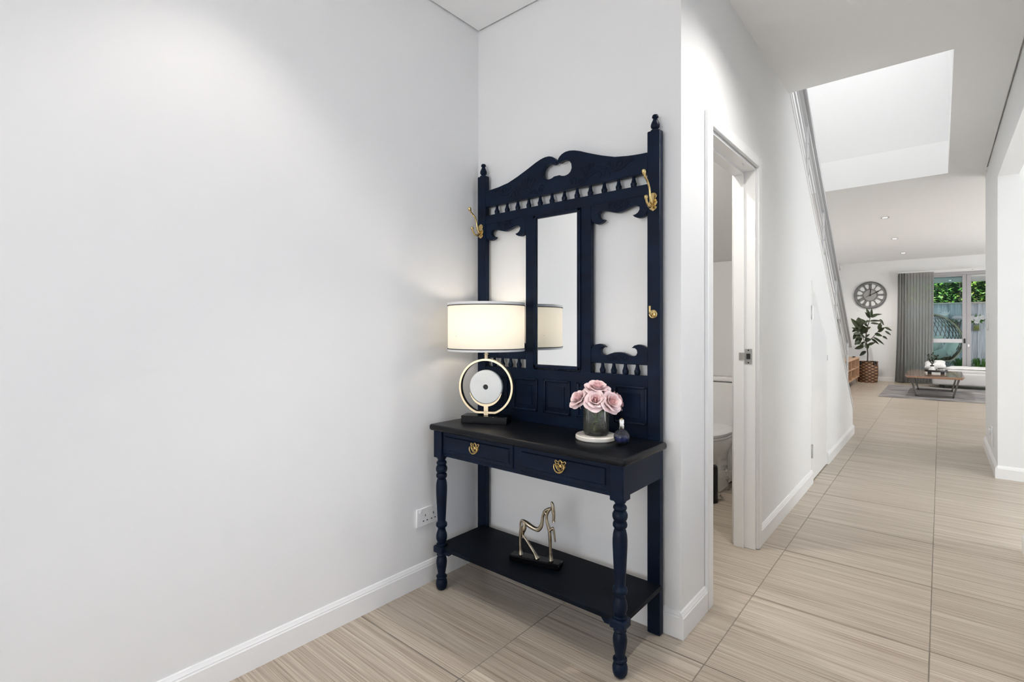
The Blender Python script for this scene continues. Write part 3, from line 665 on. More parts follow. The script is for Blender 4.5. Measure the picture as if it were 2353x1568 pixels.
# coat hooks
def coat_hook(cx, cz):
    h = B()
    o_ = [(0, .034), (.010, .030), (.016, .022), (.014, .014), (.010, .010), (.015, .004), (.018, -.006), (.014, -.015), (.010, -.018), (.016, -.024), (.013, -.030), (0, -.038)]
    o_ = o_ + [(-x, z) for x, z in reversed(o_[1:-1])]
    prism(h, [(cx + x, cz + z) for x, z in o_], FY - .010, FY - .004, 'y', .0015)
    ho = part('coat_hook', h, M['brass'], hs_, 'polished brass double coat hook')
    y0 = FY - .009
    a = B()
    tube(a, [(cx, y0 + .003, cz - .004), (cx, y0 - .012, cz - .006), (cx, y0 - .022, cz + .010), (cx, y0 - .028, cz + .040), (cx, y0 - .045, cz + .066), (cx, y0 - .066, cz + .080), (cx, y0 - .074, cz + .092)], [.008, .0065, .005, .0042, .004, .0042, .005], 10, 4)
    lathe(a, [(0, 0), (.0055, .001), (.0078, .006), (.0082, .012), (.006, .018), (0, .020)], n=14, mtx=Matrix.Translation((cx, y0 - .073, cz + .086)) @ Matrix.Rotation(R(20), 4, 'X'))
    part('upper_arm', a, M['brass'], ho)
    a = B()
    tube(a, [(cx, y0, cz - .012), (cx, y0 - .018, cz - .024), (cx, y0 - .038, cz - .024), (cx, y0 - .052, cz - .012), (cx, y0 - .058, cz + .000)], [.006, .005, .0042, .004, .005], 10, 4)
    lathe(a, [(0, 0), (.005, .001), (.007, .005), (.0072, .010), (.005, .015), (0, .017)], n=14, mtx=Matrix.Translation((cx, y0 - .057, cz - .003)) @ Matrix.Rotation(R(15), 4, 'X'))
    part('lower_arm', a, M['brass'], ho)
    for dx, dz in ((-.010, .022), (.010, .022), (-.011, -.024), (.011, -.024)):
        part('screw', lathe(B(), [(0, 0), (.003, 0), (.0022, .0015), (0, .0018)], n=10, mtx=Matrix.Translation((cx + dx, FY - .010, cz + dz)) @ Matrix.Rotation(PI / 2, 4, 'X')), M['agedbrass'], ho)
def small_hook(cx, cz):
    h = B()
    lathe(h, [(0, 0), (.0165, 0), (.0170, .003), (.0150, .005), (.0120, .0045), (.0085, .007), (0, .008)], n=22, mtx=Matrix.Translation((cx, FY - .004, cz)) @ Matrix.Rotation(PI / 2, 4, 'X'))
    ho = part('small_hook', h, M['brass'], hs_, 'small round brass hook')
    a = B(); tube(a, [(cx, FY - .008, cz), (cx, FY - .022, cz - .004), (cx, FY - .034, cz + .004), (cx, FY - .036, cz + .018), (cx, FY - .036, cz + .030)], [.005, .0045, .004, .0038, .0045], 8, 4)
    part('hook_arm', a, M['brass'], ho)
for cx in (-1.7515, -.841):
    coat_hook(cx, 1.660); small_hook(cx, 1.228)

# ------------------------------------------------------------------ things on the hall stand
# lamp
LP = Vector((-1.580, 1.690, .745)); LA = R(25)
lm = thing('table_lamp', LP, 'lit table lamp with cream drum shade and gold ring around a white disc', 'lamp', LA)
T = .745
part('base', box(B(), -.108, .108, -.040, .040, 0, .034, .002), M['blackbase'], lm, 'black stone base', local=True)
RC, RR = .163, .128
a0 = math.asin(.120 / RR)
ring = []
n = 60
angs = [-PI / 2 + math.acos(.120 / RR) + (2 * PI - 2 * math.acos(.120 / RR)) * i / n for i in range(n + 1)]
bm = B(); outer = [(RR * math.cos(a), RC + RR * math.sin(a)) for a in angs]; inner = [((RR - .009) * math.cos(a), RC + max((RR - .009) * math.sin(a), -.111)) for a in angs]
def band(bm, outer, inner, y0, y1, closed=True):
    vo0 = [bm.verts.new((x, y0, z)) for x, z in outer]; vo1 = [bm.verts.new((x, y1, z)) for x, z in outer]
    vi0 = [bm.verts.new((x, y0, z)) for x, z in inner]; vi1 = [bm.verts.new((x, y1, z)) for x, z in inner]
    N = len(outer)
    if not closed:
        bm.faces.new((vo0[0], vo1[0], vi1[0], vi0[0])); bm.faces.new((vo0[-1], vi0[-1], vi1[-1], vo1[-1]))
    for k in range(N if closed else N - 1):
        j = (k + 1) % N
        bm.faces.new((vo0[k], vo0[j], vo1[j], vo1[k])); bm.faces.new((vi0[k], vi1[k], vi1[j], vi0[j]))
        bm.faces.new((vo0[k], vi0[k], vi0[j], vo0[j])); bm.faces.new((vo1[k], vo1[j], vi1[j], vi1[k]))
band(bm, outer, inner, -.0125, .0125)
part('ring', bm, M['palegold'], lm, 'brushed gold ring with flat foot', local=True)
bm = B()
for r0, r1, y in ((.012, .077, .011),):
    N = 48
    def c_(r, y): return [bm.verts.new((r * math.cos(2 * PI * k / N), y, RC + r * math.sin(2 * PI * k / N))) for k in range(N)]
    A1, A2, A3, A4, A5, A6 = c_(r0, -y), c_(r1 - .003, -y), c_(r1, -y + .003), c_(r1, y - .003), c_(r1 - .003, y), c_(r0, y)
    for a, b_ in ((A1, A2), (A2, A3), (A3, A4), (A4, A5), (A5, A6), (A6, A1)):
        for k in range(N): bm.faces.new((a[k], a[(k + 1) % N], b_[(k + 1) % N], b_[k]))
part('disc', bm, M['alabaster'], lm, 'white alabaster disc with a small dark hole', local=True)
part('disc_boss', lathe(B(), [(0, 0), (.0118, 0), (.0118, .014), (0, .014)], n=20, mtx=Matrix.Translation((0, .007, RC)) @ Matrix.Rotation(PI / 2, 4, 'X')), M['blackbase'], lm, local=True)
bm = B(); angs = [R(-160) + R(140) * i / 30 for i in range(31)]
wv = [.0015 + .0085 * math.sin(PI * i / 30) for i in range(31)]
band(bm, [((.0785 + w) * math.cos(a), RC + (.0785 + w) * math.sin(a)) for a, w in zip(angs, wv)] , [(.0775 * math.cos(a), RC + .0775 * math.sin(a)) for a in angs], -.012, .012, False)
part('cradle', bm, M['palegold'], lm, local=True)
part('stem', box(B(), -.011, .011, -.006, .006, .034, RC - .085, .001), M['palegold'], lm, local=True)
part('neck', lathe(B(), [(.0095, RC + RR - .002), (.0095, RC + RR + .018), (.012, RC + RR + .019), (.012, RC + RR + .022), (.0085, RC + RR + .023), (.0085, .40)], n=18), M['palegold'], lm, local=True)
SZ0, SZ1, SR = .330, .541, .174
bm = B(); N = 64
def circ(r, z): return [bm.verts.new((r * math.cos(2 * PI * k / N), r * math.sin(2 * PI * k / N), z)) for k in range(N)]
c1, c2 = circ(SR, SZ0), circ(SR, SZ1)
for k in range(N): bm.faces.new((c1[k], c1[(k + 1) % N], c2[(k + 1) % N], c2[k]))
sh = part('lamp_shade', bm, M['shade'], lm, 'cream fabric drum shade', local=True)
for z0, z1, zt in ((SZ0 - .003, SZ0 + .006, SZ0 + .008), (SZ1 - .008, SZ1 + .003, SZ1 - .010)):
    bm = B(); ra, rb = SR + .0015, SR - .0015
    c = [circ(ra, z0), circ(ra, z1), circ(rb, z1), circ(rb, z0)]
    for a, b_ in zip(c, c[1:] + c[:1]):
        for k in range(N): bm.faces.new((a[k], a[(k + 1) % N], b_[(k + 1) % N], b_[k]))
    part('binding', bm, M['shadeband'], sh, local=True)
    bm = B(); tube(bm, [((SR + .001) * math.cos(2 * PI * k / N), (SR + .001) * math.sin(2 * PI * k / N), zt) for k in range(N)], .0022, 6, 0, True)
    part('piping', bm, M['shadetrim'], sh, local=True)
bm = B()
for k in range(3):
    a = 2 * PI * k / 3; tube(bm, [(0, 0, .395), (SR * math.cos(a), SR * math.sin(a), .395)], .0018, 6)
part('shade_carrier', bm, M['palegold'], lm, local=True)
part('bulb', lathe(B(), [(0, .40), (.012, .40), (.014, .415), (.028, .440), (.030, .455), (.024, .472), (.012, .482), (0, .485)], n=20), M['bulb'], lm, local=True)
lamp('table_lamp_bulb', 'POINT', (LP.x, LP.y, LP.z + .450), (0, 0, 0), 2.0, (1.0, 0.88, 0.74), shadow_soft_size=.035)

# marble coaster, vase, roses
TRAY = Vector((-1.020, 1.712, T))
single('round_tray', lathe(B(), [(0, T), (.074, T), (.0785, T + .004), (.0785, T + .015), (.075, T + .019), (0, T + .019)], TRAY.x, TRAY.y, 48), M['marble'], 'round cream marble tray under the rose vase', 'tray')
VZ = T + .0195; VX_, VY_ = TRAY.x + .003, TRAY.y - .003
vs = thing('glass_vase', (VX_, VY_, VZ), 'clear ribbed glass vase holding pink roses', 'vase')
bm = B(); N = 96; rings = []
def vring(r, z, amp):
    return [bm.verts.new(((r + amp * math.cos(18 * (2 * PI * k / N) + 55 * z)) * math.cos(2 * PI * k / N), (r + amp * math.cos(18 * (2 * PI * k / N) + 55 * z)) * math.sin(2 * PI * k / N), z)) for k in range(N)]
prof = [(.0, .0, 0), (.040, .0, 0), (.047, .004, .0006), (.0485, .012, .0010), (.0488, .030, .0010), (.0488, .050, .0010), (.0488, .070, .0010), (.0488, .090, .0010), (.0488, .108, .0008), (.0488, .118, 0), (.0465, .119, 0), (.0462, .108, 0), (.0462, .060, 0), (.0462, .014, 0), (.040, .009, 0), (.0, .009, 0)]
rs = []
for r, z, am in prof: rs.append([bm.verts.new((0, 0, z))] if r == 0 else vring(r, z, am))
for a, b_ in zip(rs, rs[1:]):
    for k in range(N):
        k2 = (k + 1) % N
        if len(a) == 1: bm.faces.new((a[0], b_[k], b_[k2]))
        elif len(b_) == 1: bm.faces.new((a[k], a[k2], b_[0]))
        else: bm.faces.new((a[k], a[k2], b_[k2], b_[k]))
part('glass', bm, M['vase'], vs, local=True, angle=60)
part('water', lathe(B(), [(0, .0095), (.0395, .0095), (.0455, .0145), (.0455, .046), (0, .046)], n=48), M['water'], vs, local=True)
def petal_mesh(name, half, r0, r1, h, curl, droop, wob, m, ph):
    bm = B(); NU, NV = 8, 7; V = []
    for j in range(NV + 1):
        v = j / NV; row = []
        for i in range(NU + 1):
            u = -1 + 2 * i / NU
            wid = math.sin(PI * min(1, .20 + .55 * v)) ** .6
            th = u * half * wid
            top = 1 - .20 * abs(u) ** 2.4
            r = r0 + (r1 - r0) * v ** .8 + curl * max(0, v - .55) ** 2 * 5 * (1 - .3 * abs(u)) + wob * math.sin(3 * u + ph) * v * v
            z = h * (v * top - droop * max(0, v - .6) ** 2 * 6) + wob * .6 * math.cos(4 * u + ph) * v
            row.append(bm.verts.new((r * math.cos(th), r * math.sin(th), z)))
        V.append(row)
    for j in range(NV):
        for i in range(NU): bm.faces.new((V[j][i], V[j][i + 1], V[j + 1][i + 1], V[j + 1][i]))
    me = bpy.data.meshes.new(name); bm.to_mesh(me); bm.free(); me.materials.append(m)
    for p_ in me.polygons: p_.use_smooth = True
    return me
PM = [petal_mesh('petal', 1.8, .003, .0045, .033, -.002, 0, .0004, M['petal_in'], 0.2), petal_mesh('petal', 1.3, .004, .010, .0355, .003, 0, .0008, M['petal_in'], 1.1),
      petal_mesh('petal', 1.15, .005, .0165, .0360, .007, .06, .0012, M['petal'], 2.0), petal_mesh('petal', 1.0, .006, .0235, .0335, .011, .16, .0018, M['petal'], 0.7), petal_mesh('petal', .92, .006, .0285, .0270, .015, .30, .0024, M['petal'], 2.9)]
def rose(dx, dy, z, tilt, az, sc, label, rot0):
    base = Vector((VX_ + dx, VY_ + dy, VZ + z))
    from mathutils import Quaternion
    ax = Vector((math.sin(tilt) * math.cos(az), math.sin(tilt) * math.sin(az), math.cos(tilt)))
    q = ax.to_track_quat('Z', 'Y'); e = q.to_euler()
    t = thing('rose', base, label, 'flower', rot=tuple(e), group='pink roses in the glass vase')
    for L, cnt in enumerate((3, 4, 5, 6, 6)):
        for k in range(cnt):
            link('petal', PM[L], t, rot=(0, 0, rot0 + 2 * PI * k / cnt + L * .7 + random.uniform(-.12, .12)), loc=(0, 0, (-.0015 * L) * sc), scale=(sc * random.uniform(.93, 1.07),) * 3)
    part('calyx', lathe(B(), [(0, -.008), (.004, -.008), (.007, -.002), (.008, .003), (0, .004)], n=12), M['stem'], t, local=True)
    for k in range(3):
        a = rot0 + k * 2.1; bm = B()
        tube(bm, [(.006 * math.cos(a), .006 * math.sin(a), 0), (.018 * math.cos(a), .018 * math.sin(a), -.004), (.024 * math.cos(a), .024 * math.sin(a), -.018)], [.003, .0022, .0006], 5, 2)
        part('sepal', bm, M['sepal'], t, local=True)
    foot = Vector((VX_ - dx * .45 + random.uniform(-.008, .008), VY_ - dy * .45 + random.uniform(-.008, .008), VZ + .012))
    d_ = Vector((dx, dy, 0)); mid = Vector((VX_, VY_, VZ + .105)) + d_ * min(.75, .036 / max(d_.length, .001))
    bm = B(); tube(bm, [base - ax * .003, mid, foot], [.0025, .0025, .0025], 7, 6)
    part('stem', bm, M['stem'], t)
RX = Vector((.7638, .6455, 0)); RF = Vector((-.6455, .7638, 0))     # across / away directions used to arrange the bunch
def at(a, b): v = RX * a + RF * b; return v.x, v.y
def azim(a, b): v = RX * a + RF * b; return math.atan2(v.y, v.x)
rose(*at(-.056, -.010), .128, R(48), azim(-1, -.45), 1.12, 'leftmost pink rose in the glass vase', .3)
rose(*at(-.012, -.040), .128, R(52), azim(-.05, -1), 1.10, 'pale pink rose at the front centre of the vase', 1.0)
rose(*at(.040, -.036), .122, R(60), azim(.55, -.85), 1.16, 'pink rose drooping over the right front of the vase', 2.0)
rose(*at(.002, .004), .160, R(22), azim(.2, -.8), 1.25, 'topmost pink rose of the bunch in the vase', .7)
rose(*at(.068, .016), .122, R(62), azim(1, .10), 1.05, 'rightmost pale pink rose in the glass vase', 1.7)
rose(*at(.032, .040), .134, R(38), azim(.5, 1), 1.0, 'pink rose half hidden at the back of the bunch', 2.6)

# perfume bottle
PB = Vector((-.899, 1.692, T))
pf = thing('perfume_bottle', PB, 'small round glass perfume bottle half full of dark blue liquid', 'bottle')
def sph(r, zc, z0, z1, n): return [(math.sqrt(max(0, r * r - (z - zc) ** 2)), z) for z in [z0 + (z1 - z0) * i / n for i in range(n + 1)]]
part('glass', lathe(B(), [(0, 0), (.014, 0)] + sph(.0295, .0275, .003, .053, 16) + [(.0095, .056), (.0095, .060), (0, .060)], n=32), M['bglass'], pf, local=True, angle=60)
part('perfume', lathe(B(), [(0, .004)] + sph(.0268, .0275, .0045, .0280, 10) + [(0, .0280)], n=32), M['perfume'], pf, local=True, angle=60)
cp = part('cap', lathe(B(), [(0, .058), (.0095, .058), (.0100, .059), (.0100, .074), (.0088, .075), (.0088, .077), (.0098, .078), (.0098, .091), (.0085, .093), (0, .093)], n=24), M['chrome'], pf, local=True)
part('spray_button', lathe(B(), [(0, .093), (.005, .093), (.005, .096), (0, .096)], n=16), M['agedbrass'], cp, local=True)

# bronze horse on the shelf
HZ = .1975; HA = R(14)
hp = thing('horse_sculpture', (-1.283, 1.672, HZ), 'slender bronze wire-like horse figurine on a black block, on the shelf', 'sculpture', HA)
part('base', box(B(), -.112, .112, -.026, .026, 0, .026, .004), M['blackbase'], hp, 'black rectangular block', local=True)
KX = 1 / (9.22 * 497.0); KZ = 1 / (9.22 * 555.0)
def hpt(X, Y, d=0):
    x = (X - 620) * KX; foot = 1100 + (X - 310) * .40
    return (x, d, .026 + (foot - Y) * KZ)
bm = B()
def limb(pts_, rad, d=0): tube(bm, [hpt(X, Y, d) for X, Y in pts_], [r * .00122 for r in rad], 12, 5)
limb([(310, 1105), (300, 1000), (297, 850), (300, 720), (320, 620), (370, 540)], [8.2, 5.4, 4.6, 5.2, 6.5, 8], 0.0)
limb([(660, 1250), (610, 1130), (520, 960), (430, 800), (365, 690), (375, 570)], [9, 6, 4.6, 4.2, 4.6, 8], -.006)
limb([(290, 640), (298, 540), (297, 440), (320, 385), (370, 400), (440, 470), (520, 545), (600, 610), (670, 635), (725, 590), (750, 500), (765, 400), (800, 300), (860, 265), (930, 262)], [3.4, 3.4, 3.4, 3.8, 5.2, 8.5, 8.0, 7.2, 7.0, 6.2, 5.2, 5.0, 5.4, 5.2, 5.0])
limb([(372, 400), (385, 480), (380, 560), (350, 640)], [5, 7, 8, 6])
limb([(935, 118), (960, 170), (972, 250), (980, 340), (990, 430), (985, 520), (990, 560)], [3, 5.2, 6.4, 6.2, 5.2, 4.4, 5.4])
limb([(930, 265), (890, 290), (850, 370), (845, 470), (870, 590), (900, 690), (910, 800), (918, 960), (920, 1120), (925, 1230), (932, 1345)], [5, 5.2, 5.0, 4.6, 5.4, 6.2, 6.2, 5.4, 5.0, 5.6, 8.4])
limb([(780, 400), (770, 500), (750, 600), (690, 665), (620, 650)], [3.6, 3.6, 4.0, 4.0, 3.0], -.004)
limb([(800, 300), (850, 370)], [5, 5])
limb([(905, 720), (935, 700), (972, 672), (990, 720), (1005, 820), (1022, 970)], [5.2, 4.6, 4.6, 3.8, 3.4, 2.6], -.003)
part('horse', bm, M['bronze'], hp, 'antique bronze horse body', local=True)

# ------------------------------------------------------------------ power outlet on the left wall
OY0, OY1, OZ0, OZ1 = 1.476, 1.622, .268, .350
ou = thing('power_outlet', (XL, (OY0 + OY1) / 2, OZ0), 'white double power outlet low on the left wall behind the stand leg', 'outlet')
part('plate', box(B(), XL, XL + .009, OY0, OY1, OZ0, OZ1, .002), M['plastic'], ou)
for k, yc in enumerate((OY0 + .049, OY0 + .097)):
    for dy, dz, w, h in ((.0, .012, .0035, .0095), (-.011, -.012, .0075, .0045), (.011, -.012, .0075, .0045)):
        part('socket_slot', box(B(), XL + .0085, XL + .0096, yc + dy - w / 2, yc + dy + w / 2, .303 + dz - h / 2, .303 + dz + h / 2), M['dark'], ou)
for yc in (OY0 + .022, OY1 - .022):
    sw = part('switch', lathe(B(), [(0, 0), (.0085, 0), (.0085, .003), (.0075, .004), (0, .004)], n=20, mtx=Matrix.Translation((XL + .0085, yc, .336)) @ Matrix.Rotation(PI / 2, 4, 'Y')), M['plastic'], ou)
    part('rocker', box(B(), XL + .0122, XL + .015, yc - .006, yc + .006, .333, .339, .001), M['shadeband'], sw)

# downlights
def downlight(x, y, z, label, energy, grp, cone=100, blend=.6, col=(1, .95, .88)):
    d = thing('downlight', (x, y, z), label, 'light', group=grp)
    bm = B(); prof = [(.031, z - .001), (.047, z - .001), (.050, z - .003), (.047, z - .006), (.036, z - .005), (.031, z - .001)]
    N = 28; rs = [[bm.verts.new((x + r * math.cos(2 * PI * k / N), y + r * math.sin(2 * PI * k / N), zz)) for k in range(N)] for r, zz in prof[:-1]]
    for a, b_ in zip(rs, rs[1:] + rs[:1]):
        for k in range(N): bm.faces.new((a[k], a[(k + 1) % N], b_[(k + 1) % N], b_[k]))
    part('trim_ring', bm, M['chrome'], d)
    part('lens', lathe(B(), [(0, z - .0008), (.031, z - .0008), (.031, z - .0030), (0, z - .0030)], x, y, 24), M['lens'], d)
    lamp('downlight_beam', 'SPOT', (x, y, z - .02), (0, 0, 0), energy, col, spot_size=R(cone), spot_blend=blend, shadow_soft_size=.03)
M['lens'] = emis('downlight_lens', (1, .96, .9), 6)
downlight(-1.36, .62, CZ, 'recessed downlight in the entry ceiling near the left wall', 14, None, 94, .6, (1.0, .93, .86))
downlight(-.92, 1.02, CZ, 'recessed downlight in the entry ceiling in front of the hall stand', 36, None, 72, .6, (1.0, .94, .87))
downlight(-.20, 2.15, CZ, 'added fill downlight in the hall ceiling near the toilet door, out of view', 52, None, 140, .9, (1.0, .97, .93))  # added lamp, out of view, lifts the hall wall, floor and ceiling
downlight(-1.30, 2.40, CZ + .02, 'added fill downlight in the toilet room ceiling, out of view', 46, None, 150, .8)  # unseen lamp added to brighten the toilet room
downlight(-.58, 8.60, CZ, 'nearest recessed downlight in the living room ceiling', 22, 'living room downlights')
downlight(-.59, 10.70, CZ, 'middle recessed downlight in the living room ceiling', 22, 'living room downlights')
downlight(-.57, 12.82, CZ, 'farthest recessed downlight in the living room ceiling', 80, 'living room downlights', 150, .9)

# ------------------------------------------------------------------ toilet suite
TX = -1.330
tl = thing('toilet', (TX, YT, 0), 'white ceramic close-coupled toilet seen through the doorway', 'toilet')
bm = B()
loft(bm, [(TX, 3.84, 0, .118, .245, 3), (TX, 3.84, .06, .115, .240, 3), (TX, 3.84, .16, .112, .232, 2.8), (TX, 3.83, .22, .118, .240, 2.6), (TX, 3.81, .27, .140, .262, 2.4), (TX, 3.80, .32, .165, .285, 2.3), (TX, 3.79, .37, .180, .300, 2.3), (TX, 3.79, .395, .183, .303, 2.3)])
box(bm, TX - .115, TX + .115, 3.98, YT - .001, 0, .36, .02, 3)
part('bowl', bm, M['ceramic'], tl, angle=50)
bm = B(); loft(bm, [(TX, 3.785, .397, .184, .300, 2.3), (TX, 3.785, .401, .187, .303, 2.3), (TX, 3.785, .412, .187, .303, 2.3), (TX, 3.785, .415, .184, .300, 2.3)])
part('seat', bm, M['plastic'], tl, angle=50)
bm = B(); loft(bm, [(TX, 3.785, .417, .186, .302, 2.3), (TX, 3.785, .421, .190, .306, 2.3), (TX, 3.785, .436, .189, .305, 2.3), (TX, 3.785, .446, .170, .285, 2.3), (TX, 3.785, .450, .12, .20, 2.2)])
part('lid', bm, M['plastic'], tl, angle=50)
ci = part('cistern', box(B(), TX - .190, TX + .190, 4.005, YT - .001, .40, .765, .012, 3), M['ceramic'], tl)
cl = part('cistern_lid', box(B(), TX - .195, TX + .195, 3.998, YT - .001, .770, .802, .008, 3), M['ceramic'], ci)
part('flush_button', lathe(B(), [(0, .802), (.026, .802), (.026, .806), (.022, .808), (0, .808)], TX, 4.09, 24), M['chrome'], ci)
tb = thing('toilet_brush', (-1.196, 3.50, 0), 'black toilet brush holder beside the toilet bowl', 'brush holder')
part('holder', lathe(B(), [(0, 0), (.045, 0), (.050, .006), (.050, .235), (.046, .245), (.012, .250), (0, .250)], -1.196, 3.50, 28), M['blackplastic'], tb)
part('handle', lathe(B(), [(.006, .249), (.006, .36), (.009, .365), (.009, .39), (0, .395)], -1.196, 3.50, 16), M['blackplastic'], tb)

# ------------------------------------------------------------------ pier fittings
sw = thing('light_switch', (XR, 6.54, 1.20), 'white light switch plate on the white wall corner at right', 'switch')
part('plate', box(B(), XR - .010, XR, 6.50, 6.58, 1.16, 1.33, .002), M['plastic'], sw)
for z in (1.205, 1.285): part('rocker', box(B(), XR - .014, XR - .009, 6.52, 6.56, z - .018, z + .018, .002), M['plastic'], sw)
so = thing('wall_socket', (XR, 6.0, .20), 'white wall socket low on the white corner above the skirting', 'outlet')
part('plate', box(B(), XR - .012, XR, 5.93, 6.05, .165, .335, .002), M['plastic'], so)
part('plug', box(B(), XR - .028, XR - .011, 5.965, 6.015, .27, .315, .004), M['plastic'], so)

# ------------------------------------------------------------------ living room
YC = YF - .03
ck = thing('wall_clock', (-1.222, YC, 1.945), 'large round grey openwork wall clock above the potted plant', 'clock')
def yrot(cx, cy, cz): return Matrix.Translation((cx, cy, cz)) @ Matrix.Rotation(PI / 2, 4, 'X')
part('backing', lathe(B(), [(0, 0), (.285, 0), (.285, .004), (0, .004)], n=56, mtx=yrot(-1.222, YC + .02, 1.945)), M['clockface'], ck)
def torus(r, rr, y): 
    b_ = B(); tube(b_, [(-1.222 + r * math.cos(2 * PI * k / 48), y, 1.945 + r * math.sin(2 * PI * k / 48)) for k in range(48)], rr, 8, 0, True); return b_
part('rim', torus(.296, .015, YC), M['zinc'], ck)
part('inner_ring', torus(.130, .006, YC + .008), M['zinc'], ck)
part('chapter_ring', torus(.262, .004, YC + .008), M['zinc'], ck)
part('centre_plate', lathe(B(), [(0, 0), (.124, 0), (.124, .003), (0, .003)], n=40, mtx=yrot(-1.222, YC + .014, 1.945)), mat('centre_grey', (.36, .36, .355), .5), ck)
def petalpts(a):
    c = []
    for i in range(16):
        t = 2 * PI * i / 16; x = .042 * math.sin(t) * (1 + .25 * math.cos(t)); z = .198 + .048 * math.cos(t)
        c.append((-1.222 + x * math.cos(a) + z * math.sin(a), 1.945 - x * math.sin(a) + z * math.cos(a)))
    return c
facem = mat('clock_white', (.80, .80, .79), .5)
for k in range(12): part('window', prism(B(), petalpts(R(15 + 30 * k)), YC + .0135, YC + .0155, 'y'), facem, ck)
ROM = {12: 'XII', 1: 'I', 2: 'II', 3: 'III', 4: 'IV', 5: 'V', 6: 'VI', 7: 'VII', 8: 'VIII', 9: 'IX', 10: 'X', 11: 'XI'}
for hnum, s in ROM.items():
    a = R(30 * (hnum % 12)); bm = B(); wid = {'I': .016, 'V': .030, 'X': .030}
    tot = sum(wid[c] for c in s); x = -tot / 2
    def bar(xa, za, xb, zb, w):
        P_ = [(xa - w, za), (xa + w, za), (xb + w, zb), (xb - w, zb)]
        prism(bm, [(-1.222 + px_ * math.cos(a) + pz * math.sin(a), 1.945 - px_ * math.sin(a) + pz * math.cos(a)) for px_, pz in P_], YC + .006, YC + .012, 'y')
    for c in s:
        w = wid[c]; xm = x + w / 2
        if c == 'I': bar(xm, .140, xm, .255, .004)
        elif c == 'V': bar(xm, .140, xm - .011, .255, .0035); bar(xm, .140, xm + .011, .255, .003)
        else: bar(xm - .011, .140, xm + .011, .255, .003); bar(xm + .011, .140, xm - .011, .255, .0035)
        x += w
    part('numeral', bm, M['zinc'], ck)
def hand(ang, l0, l1, w, y):
    a = R(ang); P_ = [(-w * .6, -l0), (w * .6, -l0), (w, 0), (w * 1.8, l1 * .72), (0, l1), (-w * 1.8, l1 * .72), (-w, 0)]
    b_ = B(); prism(b_, [(-1.222 + px_ * math.cos(a) + pz * math.sin(a), 1.945 - px_ * math.sin(a) + pz * math.cos(a)) for px_, pz in P_], y, y + .003, 'y'); return b_
part('hour_hand', hand(4, .02, .155, .005, YC - .002), M['blackplastic'], ck)
part('minute_hand', hand(62, .10, .225, .005, YC - .007), M['blackplastic'], ck)
part('hub', lathe(B(), [(0, 0), (.014, 0), (.014, .014), (0, .016)], n=16, mtx=yrot(-1.222, YC + .004, 1.945)), M['blackplastic'], ck)

# rubber plant
PX, PY = -1.235, 13.66
bk = thing('woven_basket', (PX, PY, 0), 'brown woven seagrass basket pot on the tile floor', 'basket')
bm = B(); n = 40; nz_ = 22; rs = []
for j in range(nz_ + 1):
    z = .455 * j / nz_; rad = .165 + .028 * math.sin(PI * min(1, .15 + .6 * j / nz_))
    rs.append([bm.verts.new((PX + (rad + .004 * (1 if (k + j) % 2 else -1)) * math.cos(2 * PI * k / n), PY + (rad + .004 * (1 if (k + j) % 2 else -1)) * math.sin(2 * PI * k / n), z)) for k in range(n)])
for a, b_ in zip(rs, rs[1:]):
    for k in range(n): bm.faces.new((a[k], a[(k + 1) % n], b_[(k + 1) % n], b_[k]))
bm.faces.new(rs[0][::-1])
part('body', bm, M['basket'], bk, angle=80)
part('rim', tube(B(), [(PX + .192 * math.cos(2 * PI * k / 36), PY + .192 * math.sin(2 * PI * k / 36), .455) for k in range(36)], .008, 8, 0, True), M['basket'], bk)
for a in (R(-125), R(-40)):
    part('handle', tube(B(), [(PX + .20 * math.cos(a + d), PY + .20 * math.sin(a + d), z) for d, z in ((-.12, .39), (-.12, .445), (0, .46), (.12, .445), (.12, .39))], .011, 8, 3), M['blackplastic'], bk, 'black leather handle')
part('soil', lathe(B(), [(0, .42), (.186, .42), (.186, .425), (0, .43)], PX, PY, 32), M['bark'], bk)
rp = thing('rubber_plant', (PX, PY, .43), 'tall rubber plant with dark glossy leaves in the woven basket', 'plant')
def pp(X, Y, d=0): return (PX + (X - 385) * .001262, PY + d, .455 + (1220 - Y) * .001688)
tk = B()
tube(tk, [(PX, PY, .425), pp(388, 1100), pp(365, 930), pp(375, 800), pp(415, 680), pp(432, 600)], [.013, .012, .011, .009, .007, .004], 8, 4)
part('trunk', tk, M['bark'], rp)
for br in ([(365, 950, 0), (440, 920, -.02), (500, 865, -.05), (560, 800, -.06), (600, 740, -.07)], [(368, 920, 0), (310, 870, -.05), (270, 800, -.09), (230, 740, -.12)], [(362, 1000, 0), (340, 960, .03), (310, 900, .08)]):
    part('branch', tube(B(), [pp(*b_) for b_ in br], [.008, .007, .006, .005, .004][:len(br)], 7, 3), M['bark'], rp)
lf = B(); NV, NU = 10, 4; V = []
for j in range(NV + 1):
    v = j / NV; w = .5 * math.sin(PI * v ** .85) ** .75 * (1 - .25 * v) if 0 < v < 1 else 0.012
    V.append([lf.verts.new((w * (-1 + 2 * i / NU), v, .10 * abs(-1 + 2 * i / NU) * w * 2 - .10 * v * v)) for i in range(NU + 1)])
for j in range(NV):
    for i in range(NU): lf.faces.new((V[j][i], V[j][i + 1], V[j + 1][i + 1], V[j + 1][i]))
leafm = finish('leaf', lf, M['leaf'], 60)
